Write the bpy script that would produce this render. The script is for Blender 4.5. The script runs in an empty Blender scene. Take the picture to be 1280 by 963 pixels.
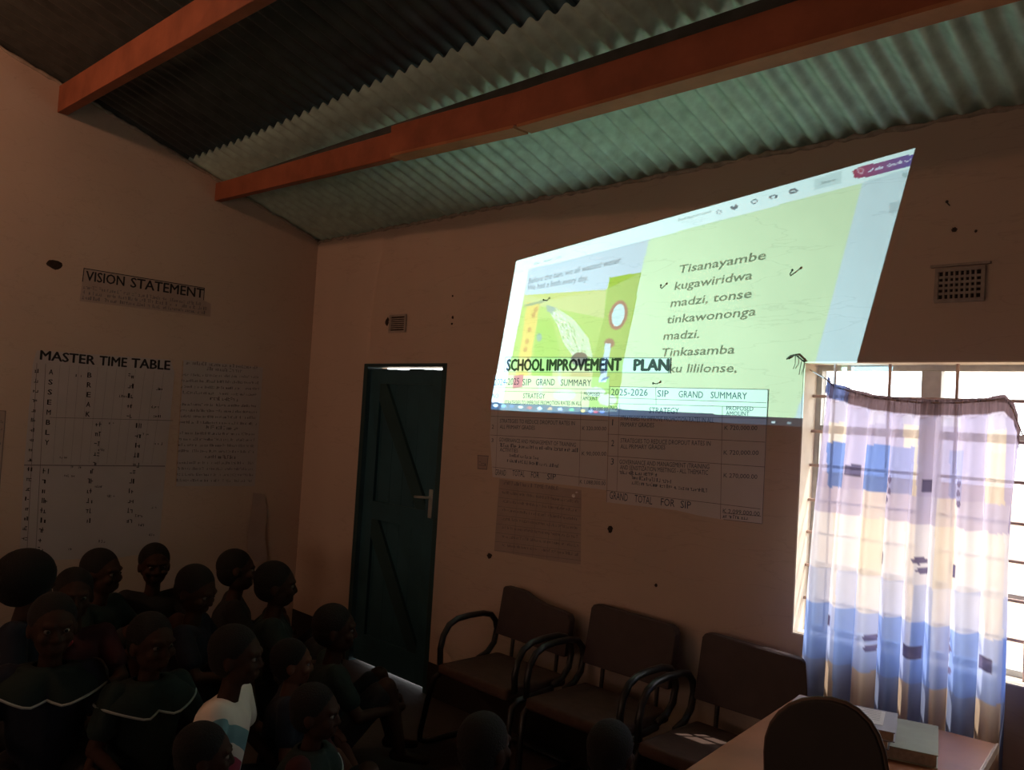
import bpy, bmesh, math, random
import numpy as np
from mathutils import Vector, Matrix

sc = bpy.context.scene
COL = sc.collection
random.seed(7)
rng = np.random.default_rng(11)

# ------------------------------------------------------------------ camera
CX, CY, F = 640.0, 481.5, 1062.44
VL = np.array([-405.0, 460.0]); VR = np.array([1718.0, 587.0])     # vanishing points of the two walls
_a = VL - [CX, CY]; _b = VR - [CX, CY]
dX = -np.array([_a[0], _a[1], F]); dX /= np.linalg.norm(dX)
dY = np.array([_b[0], _b[1], F]); dY /= np.linalg.norm(dY)
dZ = np.cross(dX, dY)
RW = np.stack([dX, dY, dZ], 1)
CAM = np.array([5.649, -3.400, 1.72])
cam_data = bpy.data.cameras.new('camera')
cam = bpy.data.objects.new('camera', cam_data); COL.objects.link(cam)
cam_data.sensor_width = 36.0; cam_data.sensor_fit = 'HORIZONTAL'
cam_data.lens = F / 1280 * 36.0
cam_data.clip_start = 0.02
_r, _u, _f = RW.T @ [1, 0, 0], RW.T @ [0, -1, 0], RW.T @ [0, 0, 1]
cam.matrix_world = Matrix(((_r[0], _u[0], -_f[0], CAM[0]), (_r[1], _u[1], -_f[1], CAM[1]),
                           (_r[2], _u[2], -_f[2], CAM[2]), (0, 0, 0, 1)))
sc.camera = cam

def ray(x, y): return RW.T @ np.array([(x - CX) / F, (y - CY) / F, 1.0])
def on_y(x, y, Y=0.0): d = ray(x, y); return CAM + d * ((Y - CAM[1]) / d[1])
def on_x(x, y, X=0.0): d = ray(x, y); return CAM + d * ((X - CAM[0]) / d[0])
def on_z(x, y, Z=0.0): d = ray(x, y); return CAM + d * ((Z - CAM[2]) / d[2])
def to_px(P):
    P = np.asarray(P, float); c = (P - CAM) @ RW.T
    return np.stack([CX + F * c[..., 0] / c[..., 2], CY + F * c[..., 1] / c[..., 2]], -1)

# ------------------------------------------------------------------ world, sun, lamps, exposure
sc.view_settings.view_transform = 'Standard'
sc.view_settings.look = 'None'
sc.view_settings.exposure = 0.0
sc.view_settings.gamma = 1.0
sc.view_settings.use_curve_mapping = False
SKY = 5.4
SUN = 6.0
BULB = 50.0            # added warm bulb, out of view in the back half of the room
REAR_FILL = 20.0          # added warm fill lamps just inside the rear wall, out of view
PROJ = 4500.0           # projector lamp
try:
    sc.cycles.transparent_max_bounces = 16
    sc.cycles.max_bounces = 10
    sc.cycles.diffuse_bounces = 5
    sc.cycles.use_denoising = True
    sc.cycles.sample_clamp_indirect = 4.0
except Exception:
    pass
w = bpy.data.worlds.new('sky'); sc.world = w; w.use_nodes = True
w.node_tree.nodes['Background'].inputs[0].default_value = (0.93, 0.97, 1.0, 1)
w.node_tree.nodes['Background'].inputs[1].default_value = SKY
sl = bpy.data.lights.new('sun', 'SUN'); sl.energy = SUN; sl.angle = 0.009; sl.color = (1.0, 0.93, 0.82)
sun = bpy.data.objects.new('sun', sl); COL.objects.link(sun)
sun.rotation_euler = Vector((0.9, 1.0, 2.55)).to_track_quat('Z', 'Y').to_euler()

def area(name, loc, direction, sx, sy, energy, color):
    l = bpy.data.lights.new(name, 'AREA'); l.shape = 'RECTANGLE'; l.size = sx; l.size_y = sy
    l.energy = energy; l.color = color
    o = bpy.data.objects.new(name, l); COL.objects.link(o); o.location = loc
    o.rotation_euler = Vector(direction).to_track_quat('-Z', 'Y').to_euler()
    return o
area('rear_fill_lamp', (1.6, -7.05, 1.45), (-0.1, 1.0, 0.75), 1.5, 1.1, REAR_FILL, (1.0, 0.60, 0.40))  # added fill lamp, stands inside the closed rear window
area('rear_fill_lamp', (5.4, -7.05, 1.45), (0.0, 1.0, 0.6), 1.5, 1.1, REAR_FILL * 0.6, (1.0, 0.72, 0.58))
ip = area('window_portal', (4.72, 0.16, 1.46), (0, -1, 0), 1.6, 1.2, 1.0, (1, 1, 1))
ip.data.cycles.is_portal = True

# ------------------------------------------------------------------ materials
def s2l(c): 
    c = np.asarray(c, float) / 255.0
    return np.where(c <= 0.04045, c / 12.92, ((c + 0.055) / 1.055) ** 2.4)

def mat(name, col, rough=0.7, metal=0.0, noise=0.0, nscale=8.0, bump=0.0, bscale=40.0, spec=0.3, col2=None):
    m = bpy.data.materials.new(name); m.use_nodes = True
    nt = m.node_tree; b = nt.nodes['Principled BSDF']
    b.inputs['Roughness'].default_value = rough; b.inputs['Metallic'].default_value = metal
    b.inputs['Specular IOR Level'].default_value = spec
    b.inputs['Base Color'].default_value = (*col, 1)
    if noise or col2 or bump:
        tc = nt.nodes.new('ShaderNodeTexCoord')
    if noise or col2:
        n = nt.nodes.new('ShaderNodeTexNoise'); n.inputs['Scale'].default_value = nscale; n.inputs['Detail'].default_value = 6
        r = nt.nodes.new('ShaderNodeValToRGB')
        c2 = col2 if col2 else tuple(max(0, c * (1 - noise)) for c in col)
        r.color_ramp.elements[0].position = 0.3; r.color_ramp.elements[0].color = (*c2, 1)
        r.color_ramp.elements[1].position = 0.7; r.color_ramp.elements[1].color = (*col, 1)
        nt.links.new(tc.outputs['Object'], n.inputs['Vector'])
        nt.links.new(n.outputs['Fac'], r.inputs['Fac']); nt.links.new(r.outputs['Color'], b.inputs['Base Color'])
    if bump:
        n2 = nt.nodes.new('ShaderNodeTexNoise'); n2.inputs['Scale'].default_value = bscale; n2.inputs['Detail'].default_value = 5
        bp = nt.nodes.new('ShaderNodeBump'); bp.inputs['Strength'].default_value = bump; bp.inputs['Distance'].default_value = 0.01
        nt.links.new(tc.outputs['Object'], n2.inputs['Vector'])
        nt.links.new(n2.outputs['Fac'], bp.inputs['Height']); nt.links.new(bp.outputs['Normal'], b.inputs['Normal'])
    return m

def plaster():
    m = mat('plaster', (0.52, 0.41, 0.34), 0.85, noise=0.10, nscale=1.6, bump=0.35, bscale=9.0)
    nt = m.node_tree; b = nt.nodes['Principled BSDF']
    geo = nt.nodes.new('ShaderNodeNewGeometry')
    for n in nt.nodes:                       # world position, so wall and lit patch match without a seam
        if n.type == 'TEX_NOISE': nt.links.new(geo.outputs['Position'], n.inputs['Vector'])
    # hairline cracks and scuffs
    wv = nt.nodes.new('ShaderNodeTexNoise'); wv.inputs['Scale'].default_value = 3.0; wv.inputs['Detail'].default_value = 8
    mp = nt.nodes.new('ShaderNodeVectorMath'); mp.operation = 'MULTIPLY'; mp.inputs[1].default_value = (0.35, 1, 2.2)
    nt.links.new(geo.outputs['Position'], mp.inputs[0]); nt.links.new(mp.outputs[0], wv.inputs['Vector'])
    sub = nt.nodes.new('ShaderNodeMath'); sub.operation = 'SUBTRACT'; sub.inputs[1].default_value = 0.5
    ab = nt.nodes.new('ShaderNodeMath'); ab.operation = 'ABSOLUTE'
    rp = nt.nodes.new('ShaderNodeValToRGB')
    rp.color_ramp.elements[0].position = 0.0; rp.color_ramp.elements[0].color = (0.90, 0.90, 0.90, 1)
    rp.color_ramp.elements[1].position = 0.006; rp.color_ramp.elements[1].color = (1, 1, 1, 1)
    nt.links.new(wv.outputs['Fac'], sub.inputs[0]); nt.links.new(sub.outputs[0], ab.inputs[0]); nt.links.new(ab.outputs[0], rp.inputs['Fac'])
    mx = nt.nodes.new('ShaderNodeMix'); mx.data_type = 'RGBA'; mx.blend_type = 'MULTIPLY'; mx.inputs[0].default_value = 1.0
    src = b.inputs['Base Color'].links[0].from_socket
    nt.links.new(src, mx.inputs[6]); nt.links.new(rp.outputs['Color'], mx.inputs[7]); nt.links.new(mx.outputs[2], b.inputs['Base Color'])
    return m

M = {}
M['plaster'] = plaster()
M['mortar'] = mat('mortar', (0.42, 0.36, 0.30), 0.9, noise=0.4, nscale=30)
M['reveal'] = mat('pale_reveal', (0.80, 0.70, 0.58), 0.85, noise=0.12, nscale=12)
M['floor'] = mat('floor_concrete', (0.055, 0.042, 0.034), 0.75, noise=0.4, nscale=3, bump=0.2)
M['ground'] = mat('yard_sand', (0.46, 0.34, 0.22), 0.95, noise=0.25, nscale=2)
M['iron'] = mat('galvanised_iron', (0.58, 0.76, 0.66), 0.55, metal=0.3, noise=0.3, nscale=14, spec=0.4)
M['iron_unlit'] = mat('unlit_iron', (0.085, 0.088, 0.08), 0.55, metal=0.35, noise=0.4, nscale=10, spec=0.4)  # same roof iron, its unlit dark tone put into the colour
M['timber'] = mat('purlin_timber', (0.32, 0.10, 0.05), 0.75, noise=0.35, nscale=6, bump=0.2)
M['timber_pale'] = mat('purlin_timber_pale', (0.42, 0.17, 0.075), 0.75, noise=0.3, nscale=6, bump=0.2)
M['door'] = mat('teal_gloss_paint', (0.03, 0.095, 0.125), 0.4, noise=0.3, nscale=4)
M['door_dark'] = mat('teal_brace_paint', (0.022, 0.06, 0.068), 0.4, noise=0.3, nscale=4)
M['steel'] = mat('bare_steel', (0.6, 0.6, 0.58), 0.3, metal=0.9)
M['winframe'] = mat('window_steel_paint', (0.70, 0.71, 0.68), 0.5, noise=0.25, nscale=20)
M['bar'] = mat('burglar_bar_paint', (0.62, 0.44, 0.40), 0.5, noise=0.3, nscale=30)
M['paper'] = mat('chart_paper', (0.56, 0.53, 0.55), 0.8, noise=0.08, nscale=5)
M['paper_dim'] = mat('grey_chart_paper', (0.45, 0.42, 0.43), 0.8, noise=0.08, nscale=5)  # greyer chart paper for the left wall sheets
M['paper_old'] = mat('aged_paper', (0.40, 0.32, 0.29), 0.85, noise=0.15, nscale=6)
M['paper_blue'] = mat('bluish_paper', (0.50, 0.50, 0.52), 0.8, noise=0.08, nscale=5)
M['ink'] = mat('black_ink', (0.012, 0.013, 0.017), 0.7)
M['ink_blue'] = mat('blue_black_ink', (0.035, 0.055, 0.10), 0.7)
M['ink_thin'] = mat('faded_ink', (0.16, 0.14, 0.15), 0.8)
M['hole'] = mat('broken_plaster_hole', (0.04, 0.025, 0.02), 0.95, noise=0.5, nscale=60)
M['block'] = mat('vent_block_cement', (0.36, 0.31, 0.28), 0.9, noise=0.2, nscale=30)
M['nail'] = mat('rusty_nail', (0.05, 0.04, 0.035), 0.6, metal=0.5)
M['vinyl'] = mat('dark_vinyl', (0.060, 0.042, 0.042), 0.55, noise=0.2, nscale=12, bump=0.1, bscale=120)
M['seat'] = mat('brown_seat_fabric', (0.075, 0.042, 0.032), 0.85, noise=0.25, nscale=25, bump=0.15, bscale=150)
M['tube'] = mat('black_steel_tube', (0.014, 0.014, 0.014), 0.35, spec=0.5)
M['desk'] = mat('varnished_desk_wood', (0.46, 0.185, 0.085), 0.38, noise=0.3, nscale=5, spec=0.5)
M['desk_edge'] = mat('worn_desk_edge', (0.52, 0.36, 0.27), 0.4, noise=0.3, nscale=30)
M['chair_dark'] = mat('dark_chair_panel', (0.030, 0.024, 0.022), 0.6, noise=0.2, nscale=12)
M['chair_rim'] = mat('brown_chair_rim', (0.10, 0.062, 0.045), 0.5)
M['cover_grey'] = mat('grey_book_cover', (0.34, 0.33, 0.37), 0.6)
M['cover_dark'] = mat('dark_book_cover', (0.10, 0.09, 0.10), 0.6)
M['cover_green'] = mat('grey_green_file', (0.36, 0.37, 0.29), 0.7, noise=0.15, nscale=12)
M['pages'] = mat('book_pages', (0.42, 0.34, 0.28), 0.85, noise=0.3, nscale=80)
M['sheet'] = mat('white_sheet', (0.72, 0.68, 0.68), 0.8)
M['skin'] = mat('brown_skin', (0.048, 0.024, 0.016), 0.65, spec=0.12, noise=0.15, nscale=10)
M['skin_warm'] = mat('warm_brown_skin', (0.115, 0.050, 0.030), 0.6, spec=0.15, noise=0.15, nscale=10)
M['hair'] = mat('black_hair', (0.010, 0.009, 0.008), 0.9, bump=0.6, bscale=160)
M['navy'] = mat('navy_cloth', (0.012, 0.016, 0.028), 0.9, noise=0.2, nscale=20, bump=0.2, bscale=60)
M['dgreen'] = mat('bottle_green_cloth', (0.012, 0.024, 0.021), 0.9, noise=0.2, nscale=20, bump=0.2, bscale=60)
M['charcoal'] = mat('charcoal_cloth', (0.018, 0.017, 0.017), 0.9, noise=0.2, nscale=20, bump=0.2, bscale=60)
M['maroon'] = mat('maroon_cloth', (0.05, 0.012, 0.014), 0.9, noise=0.2, nscale=20)
M['red'] = mat('red_cloth', (0.32, 0.03, 0.035), 0.85)
M['piping'] = mat('pale_piping', (0.30, 0.34, 0.32), 0.8)
M['eye'] = mat('eye_white', (0.16, 0.14, 0.12), 0.5)
M['projector'] = mat('projector_plastic', (0.5, 0.5, 0.5), 0.5)
M['matt_black'] = mat('matt_black', (0.004, 0.004, 0.004), 1.0, spec=0.0)
M['stool'] = mat('stool_wood', (0.2, 0.11, 0.06), 0.7, noise=0.3)

# ------------------------------------------------------------------ mesh helpers
class MB:
    def __init__(s): s.v = []; s.f = []
    def add(s, vs, fs):
        o = len(s.v); s.v += [tuple(map(float, p)) for p in vs]; s.f += [tuple(i + o for i in q) for q in fs]; return s
    def box(s, a, b):
        x0, y0, z0 = a; x1, y1, z1 = b
        return s.add([(x0,y0,z0),(x1,y0,z0),(x1,y1,z0),(x0,y1,z0),(x0,y0,z1),(x1,y0,z1),(x1,y1,z1),(x0,y1,z1)],
                     [(0,3,2,1),(4,5,6,7),(0,1,5,4),(1,2,6,5),(2,3,7,6),(3,0,4,7)])
    def hexa(s, bottom, top):                       # two quads, same winding seen from above
        return s.add(list(bottom) + list(top), [(3,2,1,0),(4,5,6,7),(0,1,5,4),(1,2,6,5),(2,3,7,6),(3,0,4,7)])
    def prism(s, poly, axis, a, b):                 # 2-D outline extruded along an axis
        def p(u, v, t): return {'x': (t,u,v), 'y': (u,t,v), 'z': (u,v,t)}[axis]
        n = len(poly)
        return s.add([p(u,v,a) for u,v in poly] + [p(u,v,b) for u,v in poly],
                     [tuple(range(n))[::-1], tuple(range(n, 2*n))] + [(i,(i+1)%n,n+(i+1)%n,n+i) for i in range(n)])
    def tube(s, pts, r, n=10, closed=False, cap=True):
        pts = [Vector(p) for p in pts]; m = len(pts)
        rr = r if hasattr(r, '__len__') else [r] * m
        vs = []; fs = []; up = None
        for i, p in enumerate(pts):
            if closed: t = pts[(i+1) % m] - pts[i-1]
            else: t = pts[min(i+1, m-1)] - pts[max(i-1, 0)]
            t.normalize()
            if up is None:
                up = Vector((0,0,1)) if abs(t.z) < 0.9 else Vector((1,0,0))
            up = (up - t * up.dot(t)).normalized(); sd = t.cross(up)
            for k in range(n):
                an = 2*math.pi*k/n
                vs.append(p + (up*math.cos(an) + sd*math.sin(an)) * rr[i])
        for i in range(m if closed else m-1):
            j = (i+1) % m
            for k in range(n):
                fs.append((i*n+k, i*n+(k+1)%n, j*n+(k+1)%n, j*n+k))
        if not closed and cap:
            fs.append(tuple(range(n))[::-1]); fs.append(tuple(range((m-1)*n, m*n)))
        return s.add(vs, fs)
    def ball(s, c, r, nu=16, nv=10, rot=None):
        rx, ry, rz = r if hasattr(r, '__len__') else (r, r, r)
        vs = [(0,0,rz)]; fs = []
        for i in range(1, nv):
            th = math.pi*i/nv
            for k in range(nu):
                ph = 2*math.pi*k/nu
                vs.append((rx*math.sin(th)*math.cos(ph), ry*math.sin(th)*math.sin(ph), rz*math.cos(th)))
        vs.append((0,0,-rz)); L = len(vs)-1
        for k in range(nu):
            fs.append((0, 1+k, 1+(k+1)%nu)); fs.append((L, L-nu+(k+1)%nu, L-nu+k))
        for i in range(nv-2):
            for k in range(nu):
                a = 1+i*nu+k; b = 1+i*nu+(k+1)%nu
                fs.append((a, a+nu, b+nu, b))
        mt = rot if rot is not None else Matrix.Identity(3)
        return s.add([mt @ Vector(p) + Vector(c) for p in vs], fs)
    def capsule(s, p0, p1, r0, r1, n=12):
        p0 = Vector(p0); p1 = Vector(p1); d = p1 - p0
        s.ball(p0, r0, n, 8); s.ball(p1, r1, n, 8)
        if d.length > 1e-5: s.tube([p0, p1], [r0, r1], n)
        return s
    def mesh(s, name):
        me = bpy.data.meshes.new(name); me.from_pydata(s.v, [], s.f); me.update(); return me
    def build(s, name, m, parent=None, smooth=False, bevel=0.0, seg=2):
        me = s.mesh(name)
        if bevel:
            bm = bmesh.new(); bm.from_mesh(me)
            bmesh.ops.remove_doubles(bm, verts=bm.verts, dist=1e-5)
            es = [e for e in bm.edges if len(e.link_faces) == 2 and e.calc_face_angle(0) > 0.6]
            bmesh.ops.bevel(bm, geom=es, offset=bevel, segments=seg, profile=0.6, affect='EDGES')
            bm.to_mesh(me); bm.free()
        me.materials.append(m)
        if smooth: me.polygons.foreach_set('use_smooth', [True]*len(me.polygons))
        return link(name, me, parent)

def link(name, me, parent=None):
    o = bpy.data.objects.new(name, me); COL.objects.link(o)
    if parent is not None:
        o.parent = parent
        if parent.parent is None: o.matrix_parent_inverse = parent.matrix_basis.inverted()
    return o
def tag(o, label, cat, group=None, kind=None):
    if label: o['label'] = label
    if cat: o['category'] = cat
    if group: o['group'] = group
    if kind: o['kind'] = kind
    return o
def thing(name, label, cat, loc, rz=0.0, group=None):
    o = bpy.data.objects.new(name, None); COL.objects.link(o)
    o.empty_display_size = 0.1
    o.matrix_basis = Matrix.Translation(loc) @ Matrix.Rotation(rz, 4, 'Z')
    return tag(o, label, cat, group)
def struct(o): o['kind'] = 'structure'; return o
def copy_tree(o, parent=None):
    c = o.copy(); COL.objects.link(c)
    if parent is not None: c.parent = parent
    for ch in list(o.children): copy_tree(ch, c)
    return c
def arc(c, r, a0, a1, n=6):
    return [(c[0]+r*math.cos(math.radians(a0+(a1-a0)*i/n)), c[1]+r*math.sin(math.radians(a0+(a1-a0)*i/n))) for i in range(n+1)]

_tc = {}
def glyphs(txt, bold=0.0):
    key = (txt, bold)
    if key in _tc: return _tc[key]
    cu = bpy.data.curves.new('lettering', 'FONT'); cu.body = txt; cu.resolution_u = 2; cu.offset = bold
    o = bpy.data.objects.new('lettering', cu); COL.objects.link(o)
    dg = bpy.context.evaluated_depsgraph_get(); dg.update()
    me = o.evaluated_get(dg).to_mesh()
    vs = np.array([v.co[:] for v in me.vertices]) if len(me.vertices) else np.zeros((0, 3))
    fs = [tuple(p.vertices) for p in me.polygons]
    o.evaluated_get(dg).to_mesh_clear()
    bpy.data.objects.remove(o); bpy.data.curves.remove(cu)
    w_ = (vs[:,0].min(), vs[:,0].max()) if len(vs) else (0, 1)
    _tc[key] = (vs, fs, w_); return _tc[key]

# lettering and ruled lines on a wall, given where they stand on that wall
class Wall:
    def __init__(s, kind, off):
        s.kind = kind; s.off = off; s.parts = []
    def new(s, same=False):
        if not same or not s.parts: s.parts.append(MB())
        s.mb = s.parts[-1]; return s.mb
    def p(s, x, y):                       # (along, up) of an image point on this wall
        if s.kind == 'front': P = on_y(x, y, 0); return np.array([P[0], P[2]])
        P = on_x(x, y, 0); return np.array([P[1], P[2]])
    def w(s, a, z, off=None):
        o = s.off if off is None else off
        return (a, -o, z) if s.kind == 'front' else (o, a, z)
    def text(s, txt, p0, p1, hpx, bold=0.0, capfrac=0.72, same=False):
        mb = s.new(same)
        A = s.p(*p0); B = s.p(*p1); T = s.p(p0[0] + hpx*0.06, p0[1] - hpx)
        h = T[1] - A[1]
        vs, fs, (x0, x1) = glyphs(txt, 0.0)
        d = (B - A) / (x1 - x0)
        for sx, sz in ((0, 0),) if not bold else ((0, 0), (-bold, 0), (bold, 0), (0, bold*0.6), (0, -bold*0.6)):
            mb.add([s.w(A[0] + (v[0]-x0+sx)*d[0], A[1] + (v[0]-x0+sx)*d[1] + (v[1]+sz)*h/capfrac, s.off + (sx*0.003+sz*0.002)) for v in vs], fs)
    def line(s, p0, p1, wd=0.002):
        mb = s.new(True)
        A = s.p(*p0); B = s.p(*p1); d = B - A; n = np.array([-d[1], d[0]]) / np.linalg.norm(d) * wd / 2
        mb.add([s.w(*(A-n)), s.w(*(B-n)), s.w(*(B+n)), s.w(*(A+n))], [(0,1,2,3)])
    def scrawl(s, p0, p1, hpx, dens=1.0, same=False):             # writing too small to read
        mb = s.new(same)
        A = s.p(*p0); B = s.p(*p1); T = s.p(p0[0], p0[1]-hpx); h = T[1]-A[1]
        L = np.linalg.norm(B-A); d = (B-A)/L; t = 0.0
        while t < L:
            nl = random.randint(2, 8)
            for _ in range(nl):
                if t >= L: break
                cw = h*random.uniform(0.45, 0.75); hh = h*random.choice([0.65, 0.7, 1.0])
                if random.random() < dens:
                    for k in range(random.choice([2, 2, 3])):
                        if random.random() < 0.55:
                            q = A + d*(t + cw*random.uniform(0, 0.75)); wd = h*0.16
                            c = [q, q + d*wd, q + d*wd + [0, hh], q + [0, hh]]
                        else:
                            q = A + d*t + np.array([0, hh*random.choice([0, 0.45, 0.85])])
                            c = [q, q + d*cw*0.8, q + d*cw*0.8 + [0, h*0.15], q + [0, h*0.15]]
                        mb.add([s.w(*e) for e in c], [(0,1,2,3)])
                t += cw
            t += h*0.45
    def build(s, name, m, parent):
        nm = {'writing': 'text_line', 'lettering': 'heading_word'}.get(name, name)
        for mb in s.parts:
            if mb.f: mb.build(nm, m, parent)
def sheet(name, kind, pts, m, t0, t1, label, cat, group=None, sub=1):
    W = Wall(kind, t1); poly = [W.p(*q) for q in pts]
    mb = MB(); n = len(poly)
    mb.add([W.w(a, z, t0) for a, z in poly] + [W.w(a, z, t1) for a, z in poly],
           [tuple(range(n))[::-1], tuple(range(n, 2*n))] + [(i,(i+1)%n,n+(i+1)%n,n+i) for i in range(n)])
    o = mb.build(name, m)
    bm = bmesh.new(); bm.from_mesh(o.data); bmesh.ops.recalc_face_normals(bm, faces=bm.faces); bm.to_mesh(o.data); bm.free()
    return tag(o, label, cat, group)

# ================================================================== THE ROOM
SL = 0.335; ZE = 2.97; RIDGE = -3.6; XR = 8.0; YB = -7.2
def roof_z(y): return ZE - SL*y if y > RIDGE else ZE - SL*RIDGE - SL*(RIDGE - y)
WX0, WX1, WZ0, WZ1 = 3.945, 5.50, 0.888, 2.032      # window opening
DX0, DX1, DZ1 = 0.712, 1.605, 2.035                  # door opening

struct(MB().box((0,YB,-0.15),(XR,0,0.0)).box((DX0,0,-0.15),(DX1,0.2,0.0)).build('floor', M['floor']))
wf = MB()
for (x0,z0,x1,z1) in ((-0.2,-0.15,DX0,2.965),(DX0,DZ1,DX1,2.965),(DX1,-0.15,WX0,2.965),(WX0,-0.15,WX1,WZ0),(WX0,WZ1,WX1,2.965),(WX1,-0.15,XR+0.2,2.965)):
    wf.box((x0,0,z0),(x1,0.2,z1))
front = struct(wf.build('wall_front', M['plaster']))
def gable(x0, x1, name):
    poly = [(0.0,-0.15),(0.0,roof_z(0)-0.004),(RIDGE,roof_z(RIDGE)-0.004),(YB,roof_z(YB)-0.004),(YB,-0.15)]
    return struct(MB().prism(poly, 'x', x0, x1).build(name, M['plaster']))
left = gable(-0.2, 0.0, 'wall_left'); right = gable(XR, XR+0.2, 'wall_right')
for o in (left, right):
    bm = bmesh.new(); bm.from_mesh(o.data); bmesh.ops.recalc_face_normals(bm, faces=bm.faces); bm.to_mesh(o.data); bm.free()
wr = MB()
for (x0,z0,x1,z1) in ((-0.2,-0.15,0.85,2.965),(0.85,-0.15,2.35,0.9),(0.85,2.0,2.35,2.965),(2.35,-0.15,4.65,2.965),(4.65,-0.15,6.15,0.9),(4.65,2.0,6.15,2.965),(6.15,-0.15,XR+0.2,2.965)):
    wr.box((x0,YB-0.2,z0),(x1,YB,z1))
struct(wr.build('wall_rear', M['plaster']))
# added rear windows, unseen; solid panes close the openings behind the fill lamps
for i, x0 in enumerate((0.85, 4.65)):
    wn = struct(MB().box((x0,YB-0.16,0.9),(x0+0.05,YB-0.10,2.0)).box((x0+1.45,YB-0.16,0.9),(x0+1.5,YB-0.10,2.0)).box((x0+0.05,YB-0.16,0.9),(x0+1.45,YB-0.10,0.95)).box((x0+0.05,YB-0.16,1.95),(x0+1.45,YB-0.10,2.0)).build('window_%d' % (i+2), M['winframe']))
    MB().box((x0+0.05,YB-0.14,0.95),(x0+1.45,YB-0.13,1.95)).build('solid_pane', M['sheet'], wn)
struct(MB().box((-25,0.2,-0.35),(30,40,-0.12)).build('yard_ground', M['ground']))

# corrugated iron roof: lower sheets by the eave, upper sheets lapped over them
PITCH, AMP = 0.097, 0.0155
def corrugated(y0, y1, lift, rows=6, x0=-0.3, x1=XR+0.3, rag=0.0):
    nx = int((x1-x0)/PITCH*10); mb = MB(); vs = []; th = 0.0012
    xs = [x0 + (x1-x0)*i/nx for i in range(nx+1)]
    for lay in (0, 1):
        for j in range(rows+1):
            y = y0 + (y1-y0)*j/rows
            for x in xs:
                yy = y + (rag*math.sin(x*1.7) if j in (0, rows) else 0)
                vs.append((x, yy, roof_z(y) + lift + AMP*math.sin(2*math.pi*x/PITCH) + 0.004*math.sin(x*2.1+y*3) + lay*th))
    N = nx+1; K = (rows+1)*N; fs = []
    for j in range(rows):
        for i in range(nx):
            a = j*N+i
            fs.append((a, a+1, a+N+1, a+N)); fs.append((K+a, K+a+N, K+a+N+1, K+a+1))
    for i in range(nx):
        fs.append((i, K+i, K+i+1, i+1)); a = rows*N+i; fs.append((a, a+1, K+a+1, K+a))
    return mb.add(vs, fs)
ceil = corrugated(-0.86, RIDGE, 0.028).build('ceiling', M['iron_unlit'], None, True); struct(ceil)
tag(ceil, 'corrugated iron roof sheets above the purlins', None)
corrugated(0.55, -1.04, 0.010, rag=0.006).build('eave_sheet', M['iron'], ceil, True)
rear_roof = corrugated(RIDGE, YB-0.5, 0.028).build('rear_slope_sheet', M['iron_unlit'], ceil, True)
# lumpy mortar beads where sheets meet the walls
def bead(path, r, name, seed):
    rnd = random.Random(seed); pts = []; rr = []
    for p in path:
        pts.append((p[0], p[1], p[2] + rnd.uniform(-0.006, 0.006))); rr.append(r*rnd.uniform(0.55, 1.35))
    return struct(MB().tube(pts, rr, 7).build(name, M['mortar'], None, True))
bead([(i*0.04, 0.004, 2.962) for i in range(0, 200)], 0.013, 'trim_1', 1)
bead([(0.004, -i*0.04, roof_z(-i*0.04) - 0.004) for i in range(0, 88)], 0.011, 'trim_2', 2)

# purlins
def beam(parts, name, label):
    t = thing(name, label, 'beam', (0, parts[0][1], parts[0][3]), 0, 'timber roof purlins')
    for (x0, y0, y1, zb0, zb1, x1, h, m, h1) in parts:
        b = MB().hexa([(x0,y0,zb0),(x1,y0,zb1),(x1,y1,zb1),(x0,y1,zb0)], [(x0,y0,zb0+h),(x1,y0,zb1+h1),(x1,y1,zb1+h1),(x0,y1,zb0+h)])
        b.build('timber', m, t, False, 0.004)
    return t
beam([(-0.1,-1.86,-1.80,3.412,3.14,XR,0.165,M['timber'],0.165)], 'purlin', 'reddish purlin nearest the viewer, lit orange at the left wall')
t2 = beam([(-0.1,-0.835,-0.785,3.098,2.994,3.02,0.122,M['timber'],0.15)
          ,(2.08,-0.875,-0.835,3.030,2.993,3.02,0.150,M['timber'],0.15),(3.02,-0.875,-0.80,2.993,2.985,XR,0.15,M['timber'],0.15)], 'purlin', 'long spliced dark red purlin running close to the projected picture wall')
for x0, x1, z0, z1 in ((2.1,3.0,3.024,2.988),(3.02,XR,2.987,2.979)):
    MB().hexa([(x0,-0.884,z0-0.010),(x1,-0.884,z1-0.010),(x1,-0.79,z1-0.010),(x0,-0.79,z0-0.010)],
              [(x0,-0.884,z0+0.004),(x1,-0.884,z1+0.004),(x1,-0.79,z1+0.004),(x0,-0.79,z0+0.004)]).build('underside_strip', M['timber_pale'], t2)  # pale underside of the purlin, its lit look put into lighter timber

MB().hexa([(0.0,-0.806,3.208),(XR,-0.806,3.125),(XR,-0.792,3.125),(0.0,-0.792,3.208)], [(0.0,-0.806,3.224),(XR,-0.806,3.224),(XR,-0.792,3.220),(0.0,-0.792,3.220)]).build('light_stop_strip', M['iron_unlit'], t2)  # added strip, stops light passing over the purlin

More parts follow.
